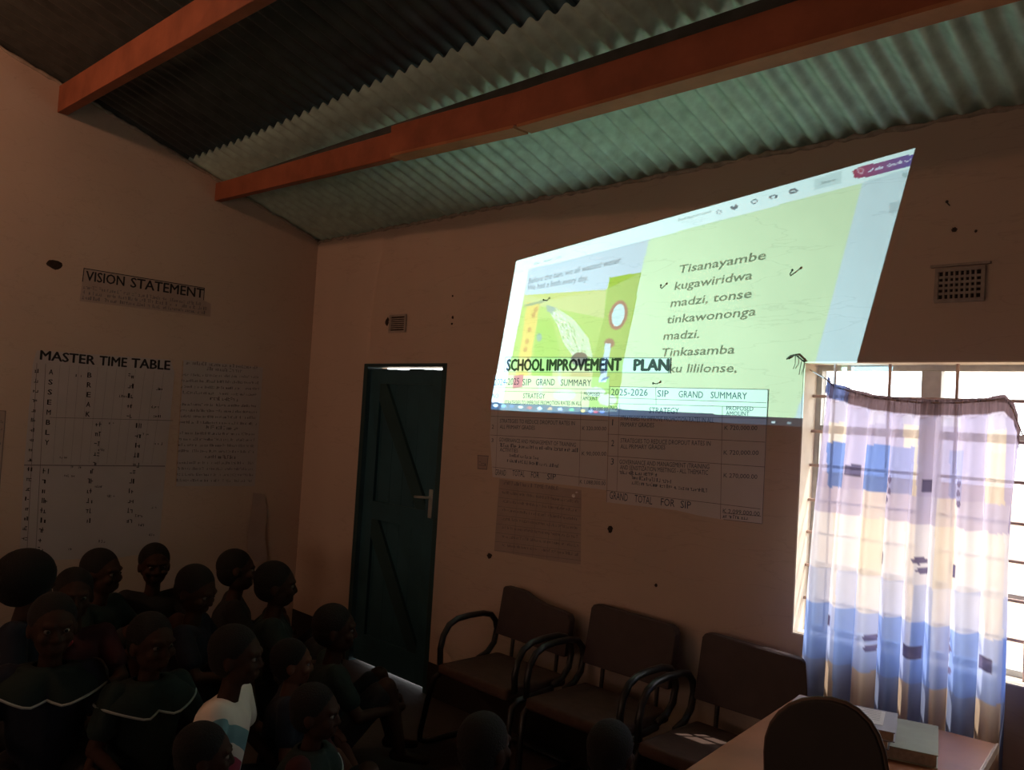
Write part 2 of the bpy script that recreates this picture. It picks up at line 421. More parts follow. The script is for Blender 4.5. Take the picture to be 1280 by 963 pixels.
# bulb on a flex, added out of view for warm light from behind
pb = thing('added_bulb', 'added warm bulb hanging from the ridge behind the viewer', 'lamp', (1.3,-3.75,3.72))
MB().tube([(1.3,-3.75,3.88),(1.3,-3.75,roof_z(-3.75)+0.01)], 0.004, 6).build('flex', M['tube'], pb, True)
MB().tube([(1.3,-3.75,3.80),(1.3,-3.75,3.88)], [0.020,0.016], 12).build('holder', M['tube'], pb, True)
bmt = bpy.data.materials.new('glowing_bulb'); bmt.use_nodes = True
bmt.node_tree.nodes['Principled BSDF'].inputs['Emission Color'].default_value = (1.0, 0.45, 0.2, 1)
bmt.node_tree.nodes['Principled BSDF'].inputs['Emission Strength'].default_value = 6.0
MB().ball((1.3,-3.75,3.75), (0.030,0.030,0.045), 16, 10).build('globe', bmt, pb, True)
bl = bpy.data.lights.new('bulb_light', 'POINT'); bl.energy = BULB; bl.color = (1.0, 0.48, 0.27); bl.shadow_soft_size = 0.08
blo = bpy.data.objects.new('bulb_light', bl); COL.objects.link(blo); blo.location = (1.3,-3.75,3.63)
blo.parent = pb; blo.matrix_parent_inverse = pb.matrix_basis.inverted()

# ------------------------------------------------------------------ door
rv = MB()
rv.box((WX0,0.001,WZ0),(WX0+0.006,0.2,WZ1)); rv.box((WX1-0.006,0.001,WZ0),(WX1,0.2,WZ1)); rv.box((WX0+0.006,0.001,WZ1-0.006),(WX1-0.006,0.2,WZ1)); rv.box((WX0+0.006,0.001,WZ0),(WX1-0.006,0.2,WZ0+0.006))
struct(rv.build('trim_3', M['reveal']))  # thin liner on the window reveals, paler than the plaster
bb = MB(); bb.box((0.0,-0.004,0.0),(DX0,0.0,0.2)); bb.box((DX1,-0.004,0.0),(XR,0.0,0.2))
struct(bb.build('dark_band_front', mat('black_band', (0.025, 0.02, 0.018), 0.7, noise=0.3, nscale=6)))  # near-black band added along the foot of the front wall
d1 = thing('door_1', None, None, ((DX0+DX1)/2, 0.04, 0)); d1['kind'] = 'structure'
fr = MB()
fr.box((DX0,0.0,0),(DX0+0.045,0.12,DZ1)); fr.box((DX1-0.045,0.0,0),(DX1,0.12,DZ1)); fr.box((DX0+0.045,0.0,1.997+0.016),(DX1-0.045,0.12,DZ1))
fr.build('door_frame', M['door_dark'], d1, False, 0.003)
lx0, lx1, lz0, lz1 = DX0+0.052, DX1-0.056, 0.018, 2.004
nb = 6; bw = (lx1-lx0)/nb; leaf = MB()
for i in range(nb): leaf.box((lx0+i*bw+0.001,0.052,lz0),(lx0+(i+1)*bw-0.001,0.075,lz1-0.004*(i%3)))
leaf.box((lx0,0.066,lz0),(lx1,0.077,lz1-0.01))
leaf.build('door_leaf', M['door'], d1, False, 0.002)
def plank(pts, name):
    MB().prism(pts, 'y', 0.030, 0.052).build(name, M['door_dark'] if name == 'brace' else M['door'], d1, False, 0.002)
plank([(lx0,lz0),(lx0+0.11,lz0),(lx0+0.11,lz1-0.01),(lx0,lz1-0.01)], 'stile')
plank([(lx1-0.11,lz0),(lx1,lz0),(lx1,lz1-0.01),(lx1-0.11,lz1-0.01)], 'stile')
plank([(lx0+0.11,1.90),(lx1-0.11,1.90),(lx1-0.11,lz1-0.01),(lx0+0.11,lz1-0.01)], 'rail')
plank([(lx0+0.11,0.98),(lx1-0.11,0.98),(lx1-0.11,1.10),(lx0+0.11,1.10)], 'rail')
plank([(lx0+0.11,lz0),(lx1-0.11,lz0),(lx1-0.11,0.20),(lx0+0.11,0.20)], 'rail')
plank([(lx0+0.11,1.90),(lx0+0.11,1.78),(lx1-0.20,1.10),(lx1-0.11,1.10),(lx1-0.11,1.14),(lx0+0.18,1.90)], 'brace')
plank([(lx0+0.11,0.98),(lx0+0.11,0.86),(lx1-0.20,0.20),(lx1-0.11,0.20),(lx1-0.11,0.24),(lx0+0.18,0.98)], 'brace')
hd = MB(); hx = lx1-0.055
hd.box((hx-0.018,0.024,1.06),(hx+0.018,0.031,1.24))
hd.build('lock_plate', M['steel'], d1, False, 0.003)
MB().tube([(hx,0.026,1.19),(hx,-0.015,1.19),(hx-0.02,-0.024,1.19),(hx-0.10,-0.024,1.185)], 0.008, 8).build('door_handle', M['steel'], d1, True)

# ------------------------------------------------------------------ window
w1 = thing('window_1', None, None, ((WX0+WX1)/2, 0.12, WZ0)); w1['kind'] = 'structure'
FY0, FY1 = 0.115, 0.150
wfm = MB()
wfm.box((WX0,FY0,WZ0),(WX0+0.028,FY1,WZ1)); wfm.box((WX1-0.028,FY0,WZ0),(WX1,FY1,WZ1))
wfm.box((WX0+0.028,FY0,WZ1-0.03),(WX1-0.028,FY1,WZ1)); wfm.box((WX0+0.028,FY0,WZ0),(WX1-0.028,FY1,WZ0+0.03))
wfm.build('window_frame', M['winframe'], w1, False, 0.003)
for x in (4.385, 4.98):
    MB().box((x,FY0-0.006,WZ0+0.03),(x+0.075,FY1,WZ1-0.03)).build('mullion', M['winframe'], w1, False, 0.003)
for z in (1.745, 1.165):
    for a, b in ((WX0+0.028,4.385),(4.46,4.98),(5.055,WX1-0.028)):
        MB().box((a,FY0+0.004,z),(b,FY1-0.004,z+0.022)).build('glazing_bar', M['winframe'], w1)
gm = bpy.data.materials.new('window_glass'); gm.use_nodes = True
nt = gm.node_tree; nt.nodes.remove(nt.nodes['Principled BSDF'])
tr = nt.nodes.new('ShaderNodeBsdfTransparent'); gl = nt.nodes.new('ShaderNodeBsdfGlossy'); gl.inputs['Roughness'].default_value = 0.05
mx = nt.nodes.new('ShaderNodeMixShader'); mx.inputs[0].default_value = 0.06
nt.links.new(tr.outputs[0], mx.inputs[1]); nt.links.new(gl.outputs[0], mx.inputs[2]); nt.links.new(mx.outputs[0], nt.nodes['Material Output'].inputs[0])
for a, b in ((WX0+0.028,4.385),(4.46,4.98),(5.055,WX1-0.028)):
    MB().box((a,0.130,WZ0+0.03),(b,0.133,WZ1-0.03)).build('pane', gm, w1)
for z in (1.89, 1.74, 1.595, 1.447, 1.31, 1.17, 1.03):
    MB().tube([(WX0-0.02,0.085,z),(WX1+0.02,0.085,z)], 0.0065, 6).build('burglar_bar', M['bar'], w1, True)
for x in (4.05, 4.277, 4.53, 4.79, 5.03, 5.27):
    MB().tube([(x,0.072,WZ0-0.01),(x,0.072,WZ1+0.01)], 0.0065, 6).build('burglar_bar', M['bar'], w1, True)

# ------------------------------------------------------------------ vents, holes, nails
def air_vent(x0, x1, z0, z1, nx, nz, label, slots=False):
    t = thing('air_vent', label, 'vent', ((x0+x1)/2, 0, z0), 0, 'air bricks high in the wall')
    fw = 0.014; fm = MB()
    fm.box((x0,-0.012,z0),(x1,0.0,z0+fw)); fm.box((x0,-0.012,z1-fw),(x1,0.0,z1)); fm.box((x0,-0.012,z0+fw),(x0+fw,0.0,z1-fw)); fm.box((x1-fw,-0.012,z0+fw),(x1,0.0,z1-fw))
    fm.build('surround', M['block'], t, False, 0.002)
    g = MB(); iw = (x1-x0-2*fw); ih = (z1-z0-2*fw)
    for i in range(1, nx): 
        x = x0+fw+iw*i/nx; g.box((x-iw/nx*0.2,-0.010,z0+fw),(x+iw/nx*0.2,-0.001,z1-fw))
    for j in range(1, nz):
        z = z0+fw+ih*j/nz; g.box((x0+fw,-0.009,z-ih/nz*0.22),(x1-fw,-0.001,z+ih/nz*0.22))
    g.build('grid', M['block'], t)
    MB().box((x0+fw,-0.0016,z0+fw),(x1-fw,0.0,z1-fw)).build('backing', M['hole'], t)
    return t
v1 = air_vent(4.462, 4.637, 2.252, 2.384, 8, 5, 'square-holed cement air vent in the wall above the curtained window')
MB().box((4.445,-0.016,2.388),(4.655,0.0,2.398)).build('ledge', M['block'], v1, False, 0.002)
air_vent(0.982, 1.165, 2.240, 2.362, 1, 7, 'slatted air vent in the wall above the teal door')
def chip(kind, x, y, rx, rz, depth=0.003, seed=0):
    rnd = random.Random(seed*31+int(x)); W = Wall(kind, depth); c = W.p(x, y); n = 14
    poly = [(c[0]+rx*math.cos(2*math.pi*i/n)*rnd.uniform(0.65,1.15), c[1]+rz*math.sin(2*math.pi*i/n)*rnd.uniform(0.65,1.15)) for i in range(n)]
    inn = [(c[0]+(a-c[0])*0.7, c[1]+(b-c[1])*0.7) for a, b in poly]
    mb = MB(); mb.add([W.w(a,b,0.0005) for a,b in poly]+[W.w(a,b,depth) for a,b in inn],
                      [(i,(i+1)%n,n+(i+1)%n,n+i) for i in range(n)]+[tuple(range(n,2*n))])
    mb.build('plaster_chip', M['hole'], front if kind == 'front' else left)
for i, (k, x, y, rx, rz) in enumerate((('left',68,331,0.045,0.035),('front',484,402,0.022,0.03),('front',612,695,0.022,0.018),('front',763,662,0.018,0.022),
        ('front',566,397,0.011,0.012),('front',565,405,0.010,0.008),('front',1193,287,0.012,0.010),('front',1220,289,0.006,0.006),('front',820,732,0.010,0.008),('front',566,370,0.008,0.008))):
    chip(k, x, y, rx, rz, 0.004, i)
def nail(x, y, L, label, dx=0.0, dz=0.0):
    P = on_y(x, y, 0); t = thing('nail', label, 'nail', (P[0], 0, P[2]), 0, 'nails left in the front wall')
    MB().tube([(P[0],0.004,P[2]),(P[0]+dx*0.3,-L*0.6,P[2]+dz*0.3),(P[0]+dx,-L,P[2]+dz)], 0.0026, 7).build('shank', M['nail'], t, True)
    MB().ball((P[0]+dx,-L,P[2]+dz), (0.006,0.0035,0.006), 10, 6).build('head', M['nail'], t, True)
nail(827, 361, 0.024, 'bent nail in the projected page left of the second text line', 0.012, 0.012)
nail(988, 345, 0.028, 'bent nail in the bright page, right of all the text', 0.022, 0.018)
nail(821, 480, 0.03, 'nail above the heading of the right-hand budget chart')
nail(684, 376, 0.03, 'dark nail above the picture of the shower')
nail(1187, 257, 0.03, 'nail in the bare plaster right of the projected picture', 0.0, 0.008)
P = on_y(990, 447, 0); wc = MB()
wc.tube([(P[0]-0.02,-0.008,P[2]-0.008),(P[0],-0.014,P[2]+0.006),(P[0]+0.022,-0.012,P[2]+0.010),(P[0]+0.05,-0.01,P[2]-0.012),(P[0]+0.062,-0.006,P[2]-0.02)], 0.0035, 6)
wc.tube([(P[0]+0.05,-0.01,P[2]-0.015),(P[0]+0.045,-0.012,P[2]-0.05),(P[0]+0.04,-0.008,P[2]-0.075)], 0.0015, 5)
wc.tube([(P[0]+0.02,-0.01,P[2]+0.008),(P[0]+0.022,-0.012,P[2]-0.03),(P[0]+0.012,-0.008,P[2]-0.05)], 0.0015, 5)
tag(wc.build('wire_scrap', M['nail'], None, True), 'twisted scrap of dark wire at the top left corner of the window', 'wire')
P = on_y(718, 620, 0)
tag(MB().ball((P[0],-0.007,P[2]), (0.012,0.006,0.010), 8, 6).ball((P[0]+0.02,-0.007,P[2]+0.02), (0.008,0.005,0.004), 8, 6).build('tape_scrap', M['sheet'], None, True),
    'small shiny scrap of tape at the top right corner of the small timetable', 'tape')

# ================================================================== THE PROJECTION
QPX = [(646,323),(1156,177),(1057,537),(613,512)]
QW = np.array([on_y(x, y, 0)[[0, 2]] for x, y in QPX])
def homography(src, dst):
    A = []
    for (x, y), (u, v) in zip(src, dst):
        A.append([x,y,1,0,0,0,-u*x,-u*y,-u]); A.append([0,0,0,x,y,1,-v*x,-v*y,-v])
    return np.linalg.svd(np.array(A, float))[2][-1].reshape(3, 3)
H_UV2W = homography([(0,0),(1,0),(1,1),(0,1)], QW)
def hmap(Hm, p):
    p = np.asarray(p, float); q = np.concatenate([p, np.ones(p.shape[:-1]+(1,))], -1) @ Hm.T
    return q[..., :2] / q[..., 2:]
LAMP = np.array([0.35, -3.90, 0.66])
KS = 0.06
def slide_pt(W2, k=KS):                          # point of the slide whose shadow falls at wall point (x, z)
    W2 = np.asarray(W2, float); W3 = np.stack([W2[...,0], np.zeros(W2.shape[:-1]), W2[...,1]], -1)
    return LAMP + (W3 - LAMP) * k
def px2w(x, y): return on_y(x, y, 0)[[0, 2]]
H_W2UV = np.linalg.inv(H_UV2W)
def px2uv(x, y): return hmap(H_W2UV, px2w(x, y))

# the slide picture, painted cell by cell
NU, NV = 420, 236
uu, vv = np.meshgrid((np.arange(NU)+0.5)/NU, (np.arange(NV)+0.5)/NV)
UVc = np.stack([uu, vv], -1)
def inside(poly_px):
    poly = np.array([px2uv(x, y) for x, y in poly_px]); r = np.zeros(uu.shape, bool); n = len(poly)
    for i in range(n):
        (x0, y0), (x1, y1) = poly[i], poly[(i+1) % n]
        if abs(y1-y0) < 1e-12: continue
        r ^= ((y0 > vv) != (y1 > vv)) & (uu < (x1-x0)*(vv-y0)/(y1-y0)+x0)
    return r
WP = hmap(H_UV2W, UVc); PX = to_px(np.stack([WP[...,0], np.zeros(uu.shape), WP[...,1]], -1))
pxx, pxy = PX[...,0], PX[...,1]
def ell(cx, cy, rx, ry, sh=0.0): return ((pxx-cx+sh*(pxy-cy))/rx)**2 + ((pxy-cy)/ry)**2 < 1
img = np.zeros((NV, NU, 3)); C = lambda r, g, b: s2l((r, g, b))
img[:] = C(222, 240, 196)                                                    # text page
def fill(mask, c): img[mask] = C(*c)
BAR = [(640,324),(646,320),(1160,174),(1160,203),(1079,228),(960,260),(812,299),(661,337),(640,342)]
SIDE = [(1079,228),(1170,198),(1080,545),(985,545),(1022,444)]
fill(inside(SIDE), (214, 232, 236))
fill(inside([(640,342),(661,336),(641,441),(629,505),(605,520),(610,500)]), (246, 255, 255))
HEAD = [(661,336),(812,299),(801,341),(762,348),(759,362),(656,369)]
ILL = [(656,369),(689,375),(759,361),(801,341),(782,440),(772,515),(625,515),(641,441)]
fill(inside(ILL), (182, 208, 96))
fill(inside([(656,369),(759,349),(755,398),(690,385),(655,382)]), (206, 208, 130))
fill(inside(HEAD), (205, 216, 226))
up = inside(ILL)
g = np.clip((pxy-380)/130, 0, 1)
img[up] = img[up]*(1-0.10*g[up][:,None])
fill(inside(ILL) & (pxy > 462 + (pxx-640)*0.01), (216, 212, 138))
fill(inside([(672,400),(690,400),(700,440),(690,470),(664,470)]), (160, 200, 70))
fill(inside([(659,378),(675,380),(664,446),(660,470),(645,470),(649,446)]), (232, 200, 88))
for (x, y) in ((667,394),(662,412),(659,427),(670,387),(657,437),(653,455),(661,450)): fill(ell(x, y, 2.4, 3.4, 0.2), (205, 150, 62))
SPRAY = [(684,384),(694,384),(716,398),(736,423),(741,446),(716,446),(704,428),(697,407)]
fill(inside(SPRAY), (214, 226, 184))
sp = inside(SPRAY); nz = rng.random(uu.shape)
for _ in range(90):
    k_ = random.random(); x_ = 688+ (728-688)*k_ + random.uniform(-5-9*k_, 5+9*k_); y_ = 386 + 58*k_**1.3 + random.uniform(-4,4)
    fill(sp & ell(x_, y_, 0.9, 1.8, -0.5), random.choice([(176,196,140),(236,242,222),(168,190,128)]))
fill(inside([(683,381),(695,385),(690,392),(684,389)]), (150, 172, 160))
fill(inside([(656,381),(684,374),(684,377),(656,384)]), (140, 160, 120))
fill(ell(674,422,3.5,5), (140, 170, 150))
fill(ell(725,449,10.5,8.5), (92, 66, 52))
fill(inside([(716,452),(735,452),(740,480),(712,480)]) & (pxy > 458), (208, 190, 120))
PANEL = [(762,347),(802,340.5),(782,440),(772,512),(736,512),(744,440),(755,398)]
fill(inside(PANEL), (164, 190, 70))
fill(ell(773,394,11.6,18.5,0.16), (168, 96, 72)); fill(ell(773,394,7.8,14,0.16), (206, 230, 232))
fill(ell(762,429,6.5,6), (160, 100, 70))
fill(inside([(757,429),(764,430),(758,478),(749,478)]), (206, 222, 232))
for k in range(3): fill(inside([(751+k,455+k*9),(760+k,452+k*9),(759+k,455+k*9),(750+k,459+k*9)]), (70, 92, 130))
fill(inside([(643,470),(655,468),(653,484),(641,486)]), (196, 70, 74))
for (x, y, a, b) in ((706,494,14,7),(745,490,12,6),(760,500,12,7),(676,484,2,14),(700,470,2,12)): fill(ell(x, y, a, b) & inside(ILL), (218, 222, 172))
fill(inside(BAR), (240, 255, 252))
for (x, y, a, b) in ((918,259,4.5,3.5),(943,252,4.0,3.2),(967,246,5.5,2.8),(992,239,5.5,3.4)): fill(ell(x, y, a, b, 0.4), (110, 122, 130))
for (x, y) in ((943,252),(967,246.5)): fill(ell(x, y, 2.6, 1.8, 0.4), (225, 240, 240))
fill(ell(992,239,3.4,0.9), (220, 236, 236)); fill(ell(917,257,1.8,1.4), (225, 240, 240))
fill(ell(899,265,3.2,2.8), (140,150,160)); fill(ell(899,265,2.0,1.7), (240,255,252))
fill(inside([(1018,224),(1052,214),(1052,229),(1018,238)]), (214, 232, 230))
PILL = inside([(1068,222),(1066,214),(1074,209),(1160,188),(1160,201),(1085,221),(1074,223)])
gp = np.clip((pxx-1066)/85, 0, 1)[..., None]
img = np.where(PILL[..., None], C(170, 70, 96)*(1-gp) + C(84, 96, 170)*gp, img)
fill(inside([(1112,254),(1126,250),(1125,264),(1111,268)]), (188, 206, 210)); fill(ell(1131,219,4,3), (176,198,198))
tb = (pxy > 503 + (pxx-614)*0.0525)
img[tb] = C(58, 84, 104)
fd = np.clip((pxx-700)/220, 0, 1)[tb][:, None]; img[tb] = img[tb]*(1-0.75*fd) + C(40,46,50)*0.75*fd
for (x, y, c) in ((620,507,(230,240,250)),(630,507.6,(120,170,210)),(640,508,(70,110,150)),(651,509,(235,215,190)),(662.5,510,(200,80,80)),(675,510.8,(220,240,250)),
                  (688,511.2,(220,160,120)),(700.6,511.6,(190,190,240)),(715,512.4,(90,190,130)),(729,513.6,(245,205,120)),(739,514,(150,160,210)),(745,515,(210,90,110)),
                  (753,515,(120,140,200)),(967,528,(200,210,215)),(987,529,(150,160,165))):
    fill(ell(x, y, 3.0, 1.9), c)

ill_all = inside(ILL)
img[ill_all] = img[ill_all]*0.80 + C(226,226,196)*0.20  # pale haze over the illustration, mixed into the slide colours
for _ in range(60):                                    # pale lettering on the coloured button
    a_ = random.uniform(1086,1148); yb_ = 213.5 - (a_-1086)*0.262; fill(ell(a_, yb_+random.uniform(-1.2,1.2), 0.7, 1.2), (214,206,226))
fill(ell(1076,213.5,4.2,4.2), (206,150,170)); fill(ell(1076,213.5,2.4,2.4), (176,80,104))
cmask = img.copy()
gu, gv = np.meshgrid(np.arange(NU+1)/NU, np.arange(NV+1)/NV)
verts = slide_pt(hmap(H_UV2W, np.stack([gu, gv], -1))).reshape(-1, 3)
idx = np.arange((NU+1)*(NV+1)).reshape(NV+1, NU+1)
quads = np.stack([idx[:-1,:-1], idx[:-1,1:], idx[1:,1:], idx[1:,:-1]], -1).reshape(-1, 4)
sm = bpy.data.meshes.new('slide')
sm.vertices.add(len(verts)); sm.vertices.foreach_set('co', verts.ravel().astype(np.float32))
sm.loops.add(quads.size); sm.loops.foreach_set('vertex_index', quads.ravel().astype(np.int32))
sm.polygons.add(len(quads)); sm.polygons.foreach_set('loop_start', np.arange(0, quads.size, 4, dtype=np.int32))
sm.update(calc_edges=True)
ca = sm.color_attributes.new('picture', 'FLOAT_COLOR', 'CORNER')
cc = np.ones((len(quads), 4, 4), np.float32); cc[..., :3] = cmask.reshape(-1, 3)[:, None, :]
ca.data.foreach_set('color', cc.ravel())
slm = bpy.data.materials.new('slide_film'); slm.use_nodes = True
nt = slm.node_tree; nt.nodes.remove(nt.nodes['Principled BSDF'])
at = nt.nodes.new('ShaderNodeAttribute'); at.attribute_name = 'picture'
tr = nt.nodes.new('ShaderNodeBsdfTransparent')
nt.links.new(at.outputs['Color'], tr.inputs['Color']); nt.links.new(tr.outputs[0], nt.nodes['Material Output'].inputs[0])
sm.materials.append(slm)

pj = thing('projector', 'pale slide projector on a small stool by the left wall', 'projector', (LAMP[0], LAMP[1], 0.57), 0)
slide = link('slide', sm, pj)
# lettering of the page on its own film
slm2 = bpy.data.materials.new('slide_lettering'); slm2.use_nodes = True
nt = slm2.node_tree; nt.nodes.remove(nt.nodes['Principled BSDF'])
tr = nt.nodes.new('ShaderNodeBsdfTransparent'); tr.inputs[0].default_value = (0.22, 0.25, 0.24, 1)
nt.links.new(tr.outputs[0], nt.nodes['Material Output'].inputs[0])
stx = None
def slide_text(txt, p0, p1, hpx, bold=0.0):
    A = px2uv(*p0); B = px2uv(*p1); T = px2uv(p0[0]+hpx*0.25, p0[1]-hpx)
    h = A[1]-T[1]; vs, fs, (x0, x1) = glyphs(txt, bold); d = (B-A)/(x1-x0)
    uv = np.array([[A[0]+(v[0]-x0)*d[0], A[1]+(v[0]-x0)*d[1]-v[1]*h/0.72] for v in vs])
    MB().add(slide_pt(hmap(H_UV2W, uv), KS*0.998), fs).build('slide_lettering', slm2, pj)
for txt, a, b in (('Tisanayambe',(848,342),(957,324)),('kugawiridwa',(843,362.6),(940,349)),('madzi, tonse',(838,384),(939,372)),
                  ('tinkawononga',(833,404.7),(944.5,394.4)),('madzi.',(829,425),(874,422.4)),('Tinkasamba',(826,445.8),(918,442)),('ku lililonse,',(836,465.6),(921,465.4))):
    slide_text(txt, a, b, 10.5, 0.013)
slide_text('Before the ban, we all wasted water.', (660.6,355), (777,328.5), 7.4)
slide_text('We had a bath every day.', (659,363.4), (735,350.7), 7.4)
slide_text('Find text or tools', (848,277), (889,266), 4.2)
slide_text('File', (668,332), (674,330.4), 3.6); slide_text('Home', (680,328.4), (690,325.8), 3.6); slide_text('Edit', (695,324.6), (702,322.8), 3.6)
slide_text('Share', (1026,231), (1044,226), 4)
# opaque gate round the slide
gate_in = [slide_pt(hmap(H_UV2W, np.array(q, float))) for q in ((0,0),(1,0),(1,1),(0,1))]
cen = sum(gate_in)/4; gb = MB()
gate_out = [np.array([cen[0]+a, cen[1], cen[2]+b]) for a, b in ((-0.22,0.24),(0.24,0.24),(0.24,-0.2),(-0.22,-0.2))]
for i in range(4):
    j = (i+1) % 4; q = [gate_in[i], gate_in[j], gate_out[j], gate_out[i]]
    bk = [Vector(p)+Vector((0,0.002,0)) for p in q]
    gb.add(list(q)+bk, [(0,1,2,3),(7,6,5,4),(0,4,5,1),(1,5,6,2),(2,6,7,3),(3,7,4,0)])
gb.build('slide_gate', M['matt_black'], pj)
body = MB(); bx0, bx1, by0, by1, bz0, bz1 = min(LAMP[0]-0.06, cen[0]-0.2), cen[0]+0.22, LAMP[1]-0.16, cen[1]-0.004, 0.57, cen[2]+0.22
body.box((bx0,by0,bz0),(bx1,by1,bz0+0.01)); body.box((bx0,by0,bz1-0.01),(bx1,by1,bz1))
body.box((bx0,by0,bz0+0.01),(bx0+0.01,by1,bz1-0.01)); body.box((bx1-0.01,by0,bz0+0.01),(bx1,by1,bz1-0.01)); body.box((bx0+0.01,by0,bz0+0.01),(bx1-0.01,by0+0.01,bz1-0.01))
body.build('casing', M['projector'], pj)
st = thing('stool', 'small wooden stool carrying the projector', 'stool', (LAMP[0]+0.1, LAMP[1], 0))
MB().box((bx0+0.01,by0,0.53),(bx1-0.01,by1,0.568)).build('top', M['stool'], st, False, 0.004)
for x in (bx0+0.05, bx1-0.09):
    for y in (by0+0.03, by1-0.07): MB().box((x,y,0),(x+0.04,y+0.04,0.53)).build('leg', M['stool'], st)
ll = bpy.data.lights.new('projector_lamp', 'SPOT'); ll.energy = PROJ; ll.color = (0.50, 0.82, 1.0)
ll.spot_size = math.radians(56); ll.spot_blend = 0.0; ll.shadow_soft_size = 0.00008
lo = bpy.data.objects.new('projector_lamp', ll); COL.objects.link(lo); lo.location = LAMP
lo.rotation_euler = (Vector((3.15,0,2.25))-Vector(LAMP)).to_track_quat('-Z','Y').to_euler()
lo.parent = pj; lo.matrix_parent_inverse = pj.matrix_basis.inverted()

# the lit patch of plaster itself: a skin of wall paint under the picture, split where the page changes
def skin(name, uvs, parent=None, n=1):
    W = [hmap(H_UV2W, np.array(q, float)) for q in uvs]
    W = [(max(0.02, min(a, 8)), b) for a, b in W]
    mb = MB(); k = len(W)
    mb.add([(a,-0.0006,b) for a,b in W] + [(a,0.0,b) for a,b in W], [tuple(range(k)), tuple(range(k,2*k))[::-1]] + [(i,k+i,k+(i+1)%k,(i+1)%k) for i in range(k)])
    o = mb.build(name, M['plaster'], parent)
    bm = bmesh.new(); bm.from_mesh(o.data); bmesh.ops.recalc_face_normals(bm, faces=bm.faces); bm.to_mesh(o.data); bm.free()
    return o
U = lambda x, y: tuple(px2uv(x, y))
b0, b1, b2, b3 = U(640,341), U(812,299), U(1079,228), U(1160,203)
vb = (b1[1]+b2[1])/2; um = U(641,441)[0]; ui = (U(801,341)[0]+U(782,440)[0])/2; us = (b2[0]+U(1022,444)[0])/2; vt = 0.955
vh = (U(656,369)[1]+U(759,355)[1])/2
pim = thing('projected_image', 'bright projected book page with shower picture and text on the front wall', 'projection', tuple(np.array([QW[3][0],0,QW[3][1]])))
skin('toolbar', [(0,0),(1,0),(1,vb),(0,vb)], pim)
skin('left_margin', [(0,vb),(um,vb),(um,vt),(0,vt)], pim)
skin('caption', [(um,vb),(ui,vb),(ui,vh),(um,vh)], pim)
skin('illustration', [(um,vh),(ui,vh),(ui,vt),(um,vt)], pim)
# the lower right of the picture runs off the wall into the window opening
def v_at_x(xw, v):               # u where the wall abscissa is xw on row v
    a, b = 0.0, 1.0
    for _ in range(40):
        m_ = (a+b)/2
        if hmap(H_UV2W, np.array([m_, v]))[0] < xw: a = m_
        else: b = m_
    return a
def u_of(xw, zw): return tuple(hmap(H_W2UV, np.array([xw, zw])))
xe = WX0-0.001; ze = WZ1+0.001
def right_edge_at_z(z):
    a, b = 0.0, 1.0
    for _ in range(40):
        m_ = (a+b)/2
        if hmap(H_UV2W, np.array([1.0, m_]))[1] > z: a = m_
        else: b = m_
    return (1.0, a)
def us_at_z(z):
    a, b = 0.0, 1.0
    for _ in range(40):
        m_ = (a+b)/2
        if hmap(H_UV2W, np.array([us, m_]))[1] > z: a = m_
        else: b = m_
    return (us, a)
skin('text_page', [(ui,vb),(us,vb),us_at_z(ze),u_of(xe,ze),(v_at_x(xe,vt),vt),(ui,vt)], pim)
skin('side_panel', [(us,vb),(1,vb),right_edge_at_z(ze),us_at_z(ze)], pim)
skin('task_bar', [(0,vt),(v_at_x(xe,vt),vt),(v_at_x(xe,1),1),(0,1)], pim)

# ================================================================== WALL CHARTS
# heading strip
o = sheet('heading_strip', 'front', [(632,446.5),(839,447.5),(838.5,467),(631,465.5)], M['paper_blue'], 0.0031, 0.0040,
          'paper strip reading SCHOOL IMPROVEMENT PLAN across the foot of the projected page', 'sign')
W = Wall('front', 0.0046)
W.text('SCHOOL', (634,463.5), (680.5,463.5), 14.5, 0.06); W.text('IMPROVEMENT', (684,463.5), (776.5,463.5), 14.5, 0.06); W.text('PLAN', (793,463.5), (836,463.5), 14.5, 0.06)
W.build('lettering', M['ink'], o)
W = Wall('front', 0.0046)
for a, b in (((632,447),(839,448)),((631,465),(838.5,466.5)),((632.4,447),(631.4,465)),((838.6,448),(838,466.5))): W.line(a, b, 0.003)
W.build('border', M['ink_thin'], o)
# left budget chart
o = sheet('budget_chart', 'front', [(617,468.5),(762,472),(758,613),(720,608),(616,596.5),(612.5,545)], M['paper'], 0.0008, 0.0016,
          'handwritten 2024-2025 budget chart under the left half of the heading strip', 'chart', None)
W = Wall('front', 0.0021)
for t, a, b, h in (('2024-2025',(618,482),(649,481),8.5),('SIP',(653,482),(664,482),8.5),('GRAND',(670,482),(693.6,482),8.5),('SUMMARY',(701,482.5),(739,483),8.5),
                   ('NO',(616,498),(623,498),6),('STRATEGY',(654,498),(681.4,498.6),6.5),('PROPOSED',(730,494.6),(750,495),4.5),('AMOUNT',(728.6,500.6),(747,501),5),
                   ('GRAND',(619,594),(632.5,595),7.5),('TOTAL',(640.6,595),(656,596.5),7.5),('FOR',(664,597.4),(674,598),7.5),('SIP',(684,599.5),(695,600),7.5)):
    W.text(t, a, b, h)
